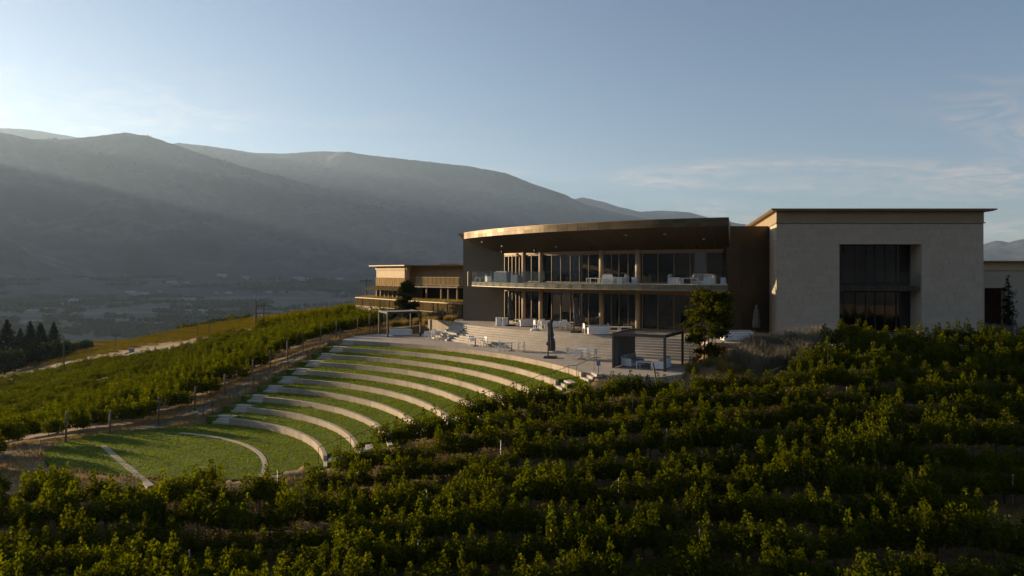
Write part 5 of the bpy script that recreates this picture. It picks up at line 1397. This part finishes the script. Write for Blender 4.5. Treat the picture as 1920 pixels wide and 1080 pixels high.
for px, pb_, pt, y, k_, lab in ((9, 684, 655, 140, 0, 'dark bush at the left edge below the conifers'), (28, 686, 656, 146, 0, 'dark bush right of the bush at the left edge'), (66, 672, 644, 150, 0, 'dark round tree under the middle conifers'), (95, 665, 640, 150, 0, 'dark round tree under the broad right conifer'), (122, 660, 640, 158, 0, 'dark bush right of the conifer group'), (148, 655, 643, 190, 0, 'left bush of two in the striped vineyard'), (161, 655, 637, 190, 0, 'right bush of two in the striped vineyard'),
                           (297, 655, 633, 175, 2, 'left one of two bare-twigged bushes beside the road'), (309, 655, 631, 178, 2, 'right one of two bare-twigged bushes beside the road'), (355, 618, 606, 235, 1, 'small round tree on the skyline left of the tall poles'), (394, 618, 603, 240, 1, 'small round tree on the skyline by the thin poles'), (409, 605, 597, 250, 0, 'left small dark tree beside the white farmhouses'), (420, 605, 598, 250, 0, 'right small dark tree beside the white farmhouses'), (452, 606, 589, 245, 1, 'brown-leaved tree between the two white farmhouses'), (564, 598, 582, 150, 0, 'lone dark shrub on the golden slope left of the lettered wall')):
    far_tree(px, pb_, pt, y, RM[k_], 3.3, 'distant_tree', lab, 'trees on the slope')
def pole(px, pyb, pyt, label, arms=0, y=None, r=.11):
    if y is None: g_ = gh(px, pyb); y = g_.y
    x = (px-960)/F*y; z0 = H(x, y); zt = -(pyt-HZ)/F*y
    e = empty('utility_pole', (x, y, z0), label, 'pole', 'poles on the slope')
    MB().tube([(x, y, z0-.3), (x, y, zt)], [r, r*.8], 7).build('shaft', M['bark'], e)
    for i in range(arms): MB().box(x-1.1, x+1.1, y-.18, y-.08, zt-.5-1.1*i, zt-.36-1.1*i).build('crossarm', M['bark'], e)
pole(120, 703, 632, 'tall wooden pole beside the road near the conifers', 1)
pole(217, 656, 624, 'wooden pole with a crossarm at the end of the striped vineyard', 1)
pole(370.7, 640, 607, 'left one of two thin bare poles on the green slope', 0, None, .08)
pole(392, 635, 608, 'right one of two thin bare poles on the green slope', 0, None, .08)
pole(479.8, 619, 560, 'tallest bare pole on the slope beside the double-armed pole', 0, None, .14)
pole(494.5, 617, 568, 'utility pole with two crossarms on the slope', 2, None, .12)
pole(442, 612, 593, 'thin pole before the white farmhouse on the skyline', 0, 160, .07)
pole(687, 556, 522, 'thin pole rising behind the left end of the lettered wall', 1, 118, .09)

def house(x, y, z, w, d, h, rz, name, label, group, sink=6, cat='house'):
    e = empty(name, (x, y, z), label, cat, group, R(rz))
    MB().box(-w/2, w/2, -d/2, d/2, -sink, h).build('wall', M['farwall'], e, local=True)
    MB().add([(-w/2-.3, -d/2-.4, h), (w/2+.3, -d/2-.4, h), (w/2+.3, d/2+.4, h), (-w/2-.3, d/2+.4, h), (-w/2-.3, 0, h+d*.28), (w/2+.3, 0, h+d*.28)], [(0, 1, 5, 4), (2, 3, 4, 5), (3, 0, 4), (1, 2, 5), (3, 2, 1, 0)]).build('roof', M['shingle'], e, local=True)
    for i in range(2): xx = -w*.25+w*.5*i; MB().box(xx-.3, xx+.3, -d/2-.05, -d/2+.02, h*.35, h*.75).build('window', M['plate'], e, local=True)
for px, py, w, y, lab in ((523, 590, 4.5, 320, 'white farmhouse highest on the skyline left of the lettered wall'), (440, 602, 3.6, 320, 'small white farmhouse left of the brown-leaved tree'), (473, 602, 5, 330, 'long low white house right of the brown-leaved tree'), (497, 598, 3.4, 320, 'small white house just below the double-armed pole')):
    x = (px-960)/F*y; house(x, y, -(py+3-HZ)/F*y, w, 3.5, 1.7, rng.uniform(-25, 25), 'farmhouse', lab, 'farmhouses on the skyline')
g_ = gh(103, 661); house(g_.x, g_.y, g_.z, 3.2, 2, 1.2, 5, 'shed', 'small white-roofed shed under the conifers', None, .3, 'shed')
g_ = gh(247, 663); e = empty('pump_box', g_, 'small grey box on a dark skid beside the road', 'box')
MB().box(g_.x-.8, g_.x+.8, g_.y-.5, g_.y+.5, g_.z, g_.z+.2).build('skid', M['charcoal'], e); MB().box(g_.x-.3, g_.x+.3, g_.y-.3, g_.y+.3, g_.z+.2, g_.z+.95).build('body', M['greyblue'], e)

# ------------------------------------------------------------------ valley floor: farm buildings and woods
from mathutils.bvhtree import BVHTree
bpy.context.view_layer.update()
mt_ = bpy.data.objects['mountain']
bvh = BVHTree.FromPolygons([tuple(v.co) for v in mt_.data.vertices], [tuple(p.vertices) for p in mt_.data.polygons])
def valley_hit(px, py):
    d = Vector(((px-960)/F, 1, -(py-HZ)/F)).normalized(); hit = bvh.ray_cast(Vector((0, 0, 0)), d, 9000)
    t = 9000 if hit[0] is None else hit[3]
    y0 = 105/max(1e-6, (py-HZ)/F) if py > HZ+1 else 1e9
    if hit[0] is not None and hit[0].y < y0: return Vector(hit[0])
    if y0 < 9000: x = (px-960)/F*y0; return Vector((x, y0, H(x, y0)))
    return None
vb = ((246, 551, 60), (268, 553, 45), (140, 566, 40), (118, 575, 38), (10, 575, 45), (61, 588, 26), (84, 584, 18), (232, 565, 34), (161, 524, 30), (322, 530, 50), (350, 531, 30), (416, 517, 45), (460, 521, 40), (560, 524, 60), (580, 524, 30), (636, 524, 40), (505, 549, 28), (530, 550, 24), (430, 551, 35), (406, 551, 18), (354, 564, 42), (379, 586, 26), (357, 587, 30), (600, 550, 26), (642, 551, 22), (300, 548, 20), (475, 556, 16))
for i, (px, py, w) in enumerate(vb):
    p = valley_hit(px, py)
    if p is None: continue
    place_ = 'upper' if py < 535 else 'middle' if py < 570 else 'lower'
    e = empty('farm_building', p, 'hazy pale-roofed farm building in the '+place_+' part of the valley, '+('far left' if px < 130 else 'left of the striped vineyard' if px < 200 else 'above the road bend' if px < 340 else 'left of the tall poles' if px < 470 else 'right of the tall poles'), 'building', 'farm buildings in the valley', R(rng.uniform(-30, 30)))
    d_ = w*rng.uniform(.3, .5); h = rng.uniform(5, 7)
    MB().box(-w/2, w/2, -d_/2, d_/2, -8, h).build('wall', M['farwall'], e, local=True)
    MB().add([(-w/2-.5, -d_/2-.5, h), (w/2+.5, -d_/2-.5, h), (w/2+.5, d_/2+.5, h), (-w/2-.5, d_/2+.5, h), (-w/2-.5, 0, h+d_*.22), (w/2+.5, 0, h+d_*.22)], [(0, 1, 5, 4), (2, 3, 4, 5), (3, 0, 4), (1, 2, 5), (3, 2, 1, 0)]).build('roof', M['shingle'], e, local=True)
# woods and hedgerows on the valley floor and the lower slopes
rgv = np.random.default_rng(77); PV = []
tries = 0; cnt = 0
lines = [(rgv.uniform(-60, 760), rgv.uniform(520, 640), rgv.uniform(30, 170), rgv.normal(0, 5)) for _ in range(120)]
for (px, py, ln_, dy_) in lines:
    m = int(ln_*rgv.uniform(.35, .8))
    for j in range(m):
        f = rgv.random(); p = valley_hit(px+ln_*(f-.5), py+dy_*(f-.5)+rgv.normal()*.9)
        if p is None or p.y < 420: continue
        s = rgv.uniform(5, 11); q_ = 26
        v = rgv.normal(size=(q_, 3)); v /= np.linalg.norm(v, axis=1, keepdims=True)
        PV.append(np.array(p)+np.array([0, 0, s*.55])+v*s*.5*np.power(rgv.uniform(.2, 1, (q_, 1)), .4)*np.array([1, 1, 1.1]))
PV = np.concatenate(PV)
stuff_mesh('valley_woods', leaves(PV, 4.2, rgv, .3, .8), M['darkleaf'], np.clip(rgv.normal(.4, .3, len(PV)), 0, 1))
# forest on the mountain crests
vv = np.array([v.co for v in mt_.data.vertices]); n_ = 90
cols_ = len(vv)//n_
PT = []
for i in range(cols_):
    for _ in range(3):
        j = int(rgv.integers(44, 73)); 
        if noise.noise((vv[i*n_+j][0]*.0012, vv[i*n_+j][1]*.0012, 2)) + .6*(j-58)/15 < .0: continue
        for _k in range(6):
            f = rgv.random(); p = vv[i*n_+j]*(1-f)+vv[min(i+1, cols_-1)*n_+j]*f + rgv.normal(0, 18, 3)*np.array([1, 1, 0])
            s = rgv.uniform(9, 18)
            PT.append(np.array([[p[0]-s*.3, p[1], p[2]-3], [p[0]+s*.3, p[1], p[2]-3], [p[0]+s*.05, p[1], p[2]+s], [p[0]-s*.05, p[1], p[2]+s]]))
            PT.append(np.array([[p[0], p[1]-s*.3, p[2]-3], [p[0], p[1]+s*.3, p[2]-3], [p[0], p[1]+s*.05, p[2]+s], [p[0], p[1]-s*.05, p[2]+s]]))
PT = np.array(PT)
stuff_mesh('mountain_forest', PT, M['conifer'], np.clip(rgv.normal(.4, .2, len(PT)), 0, 1))
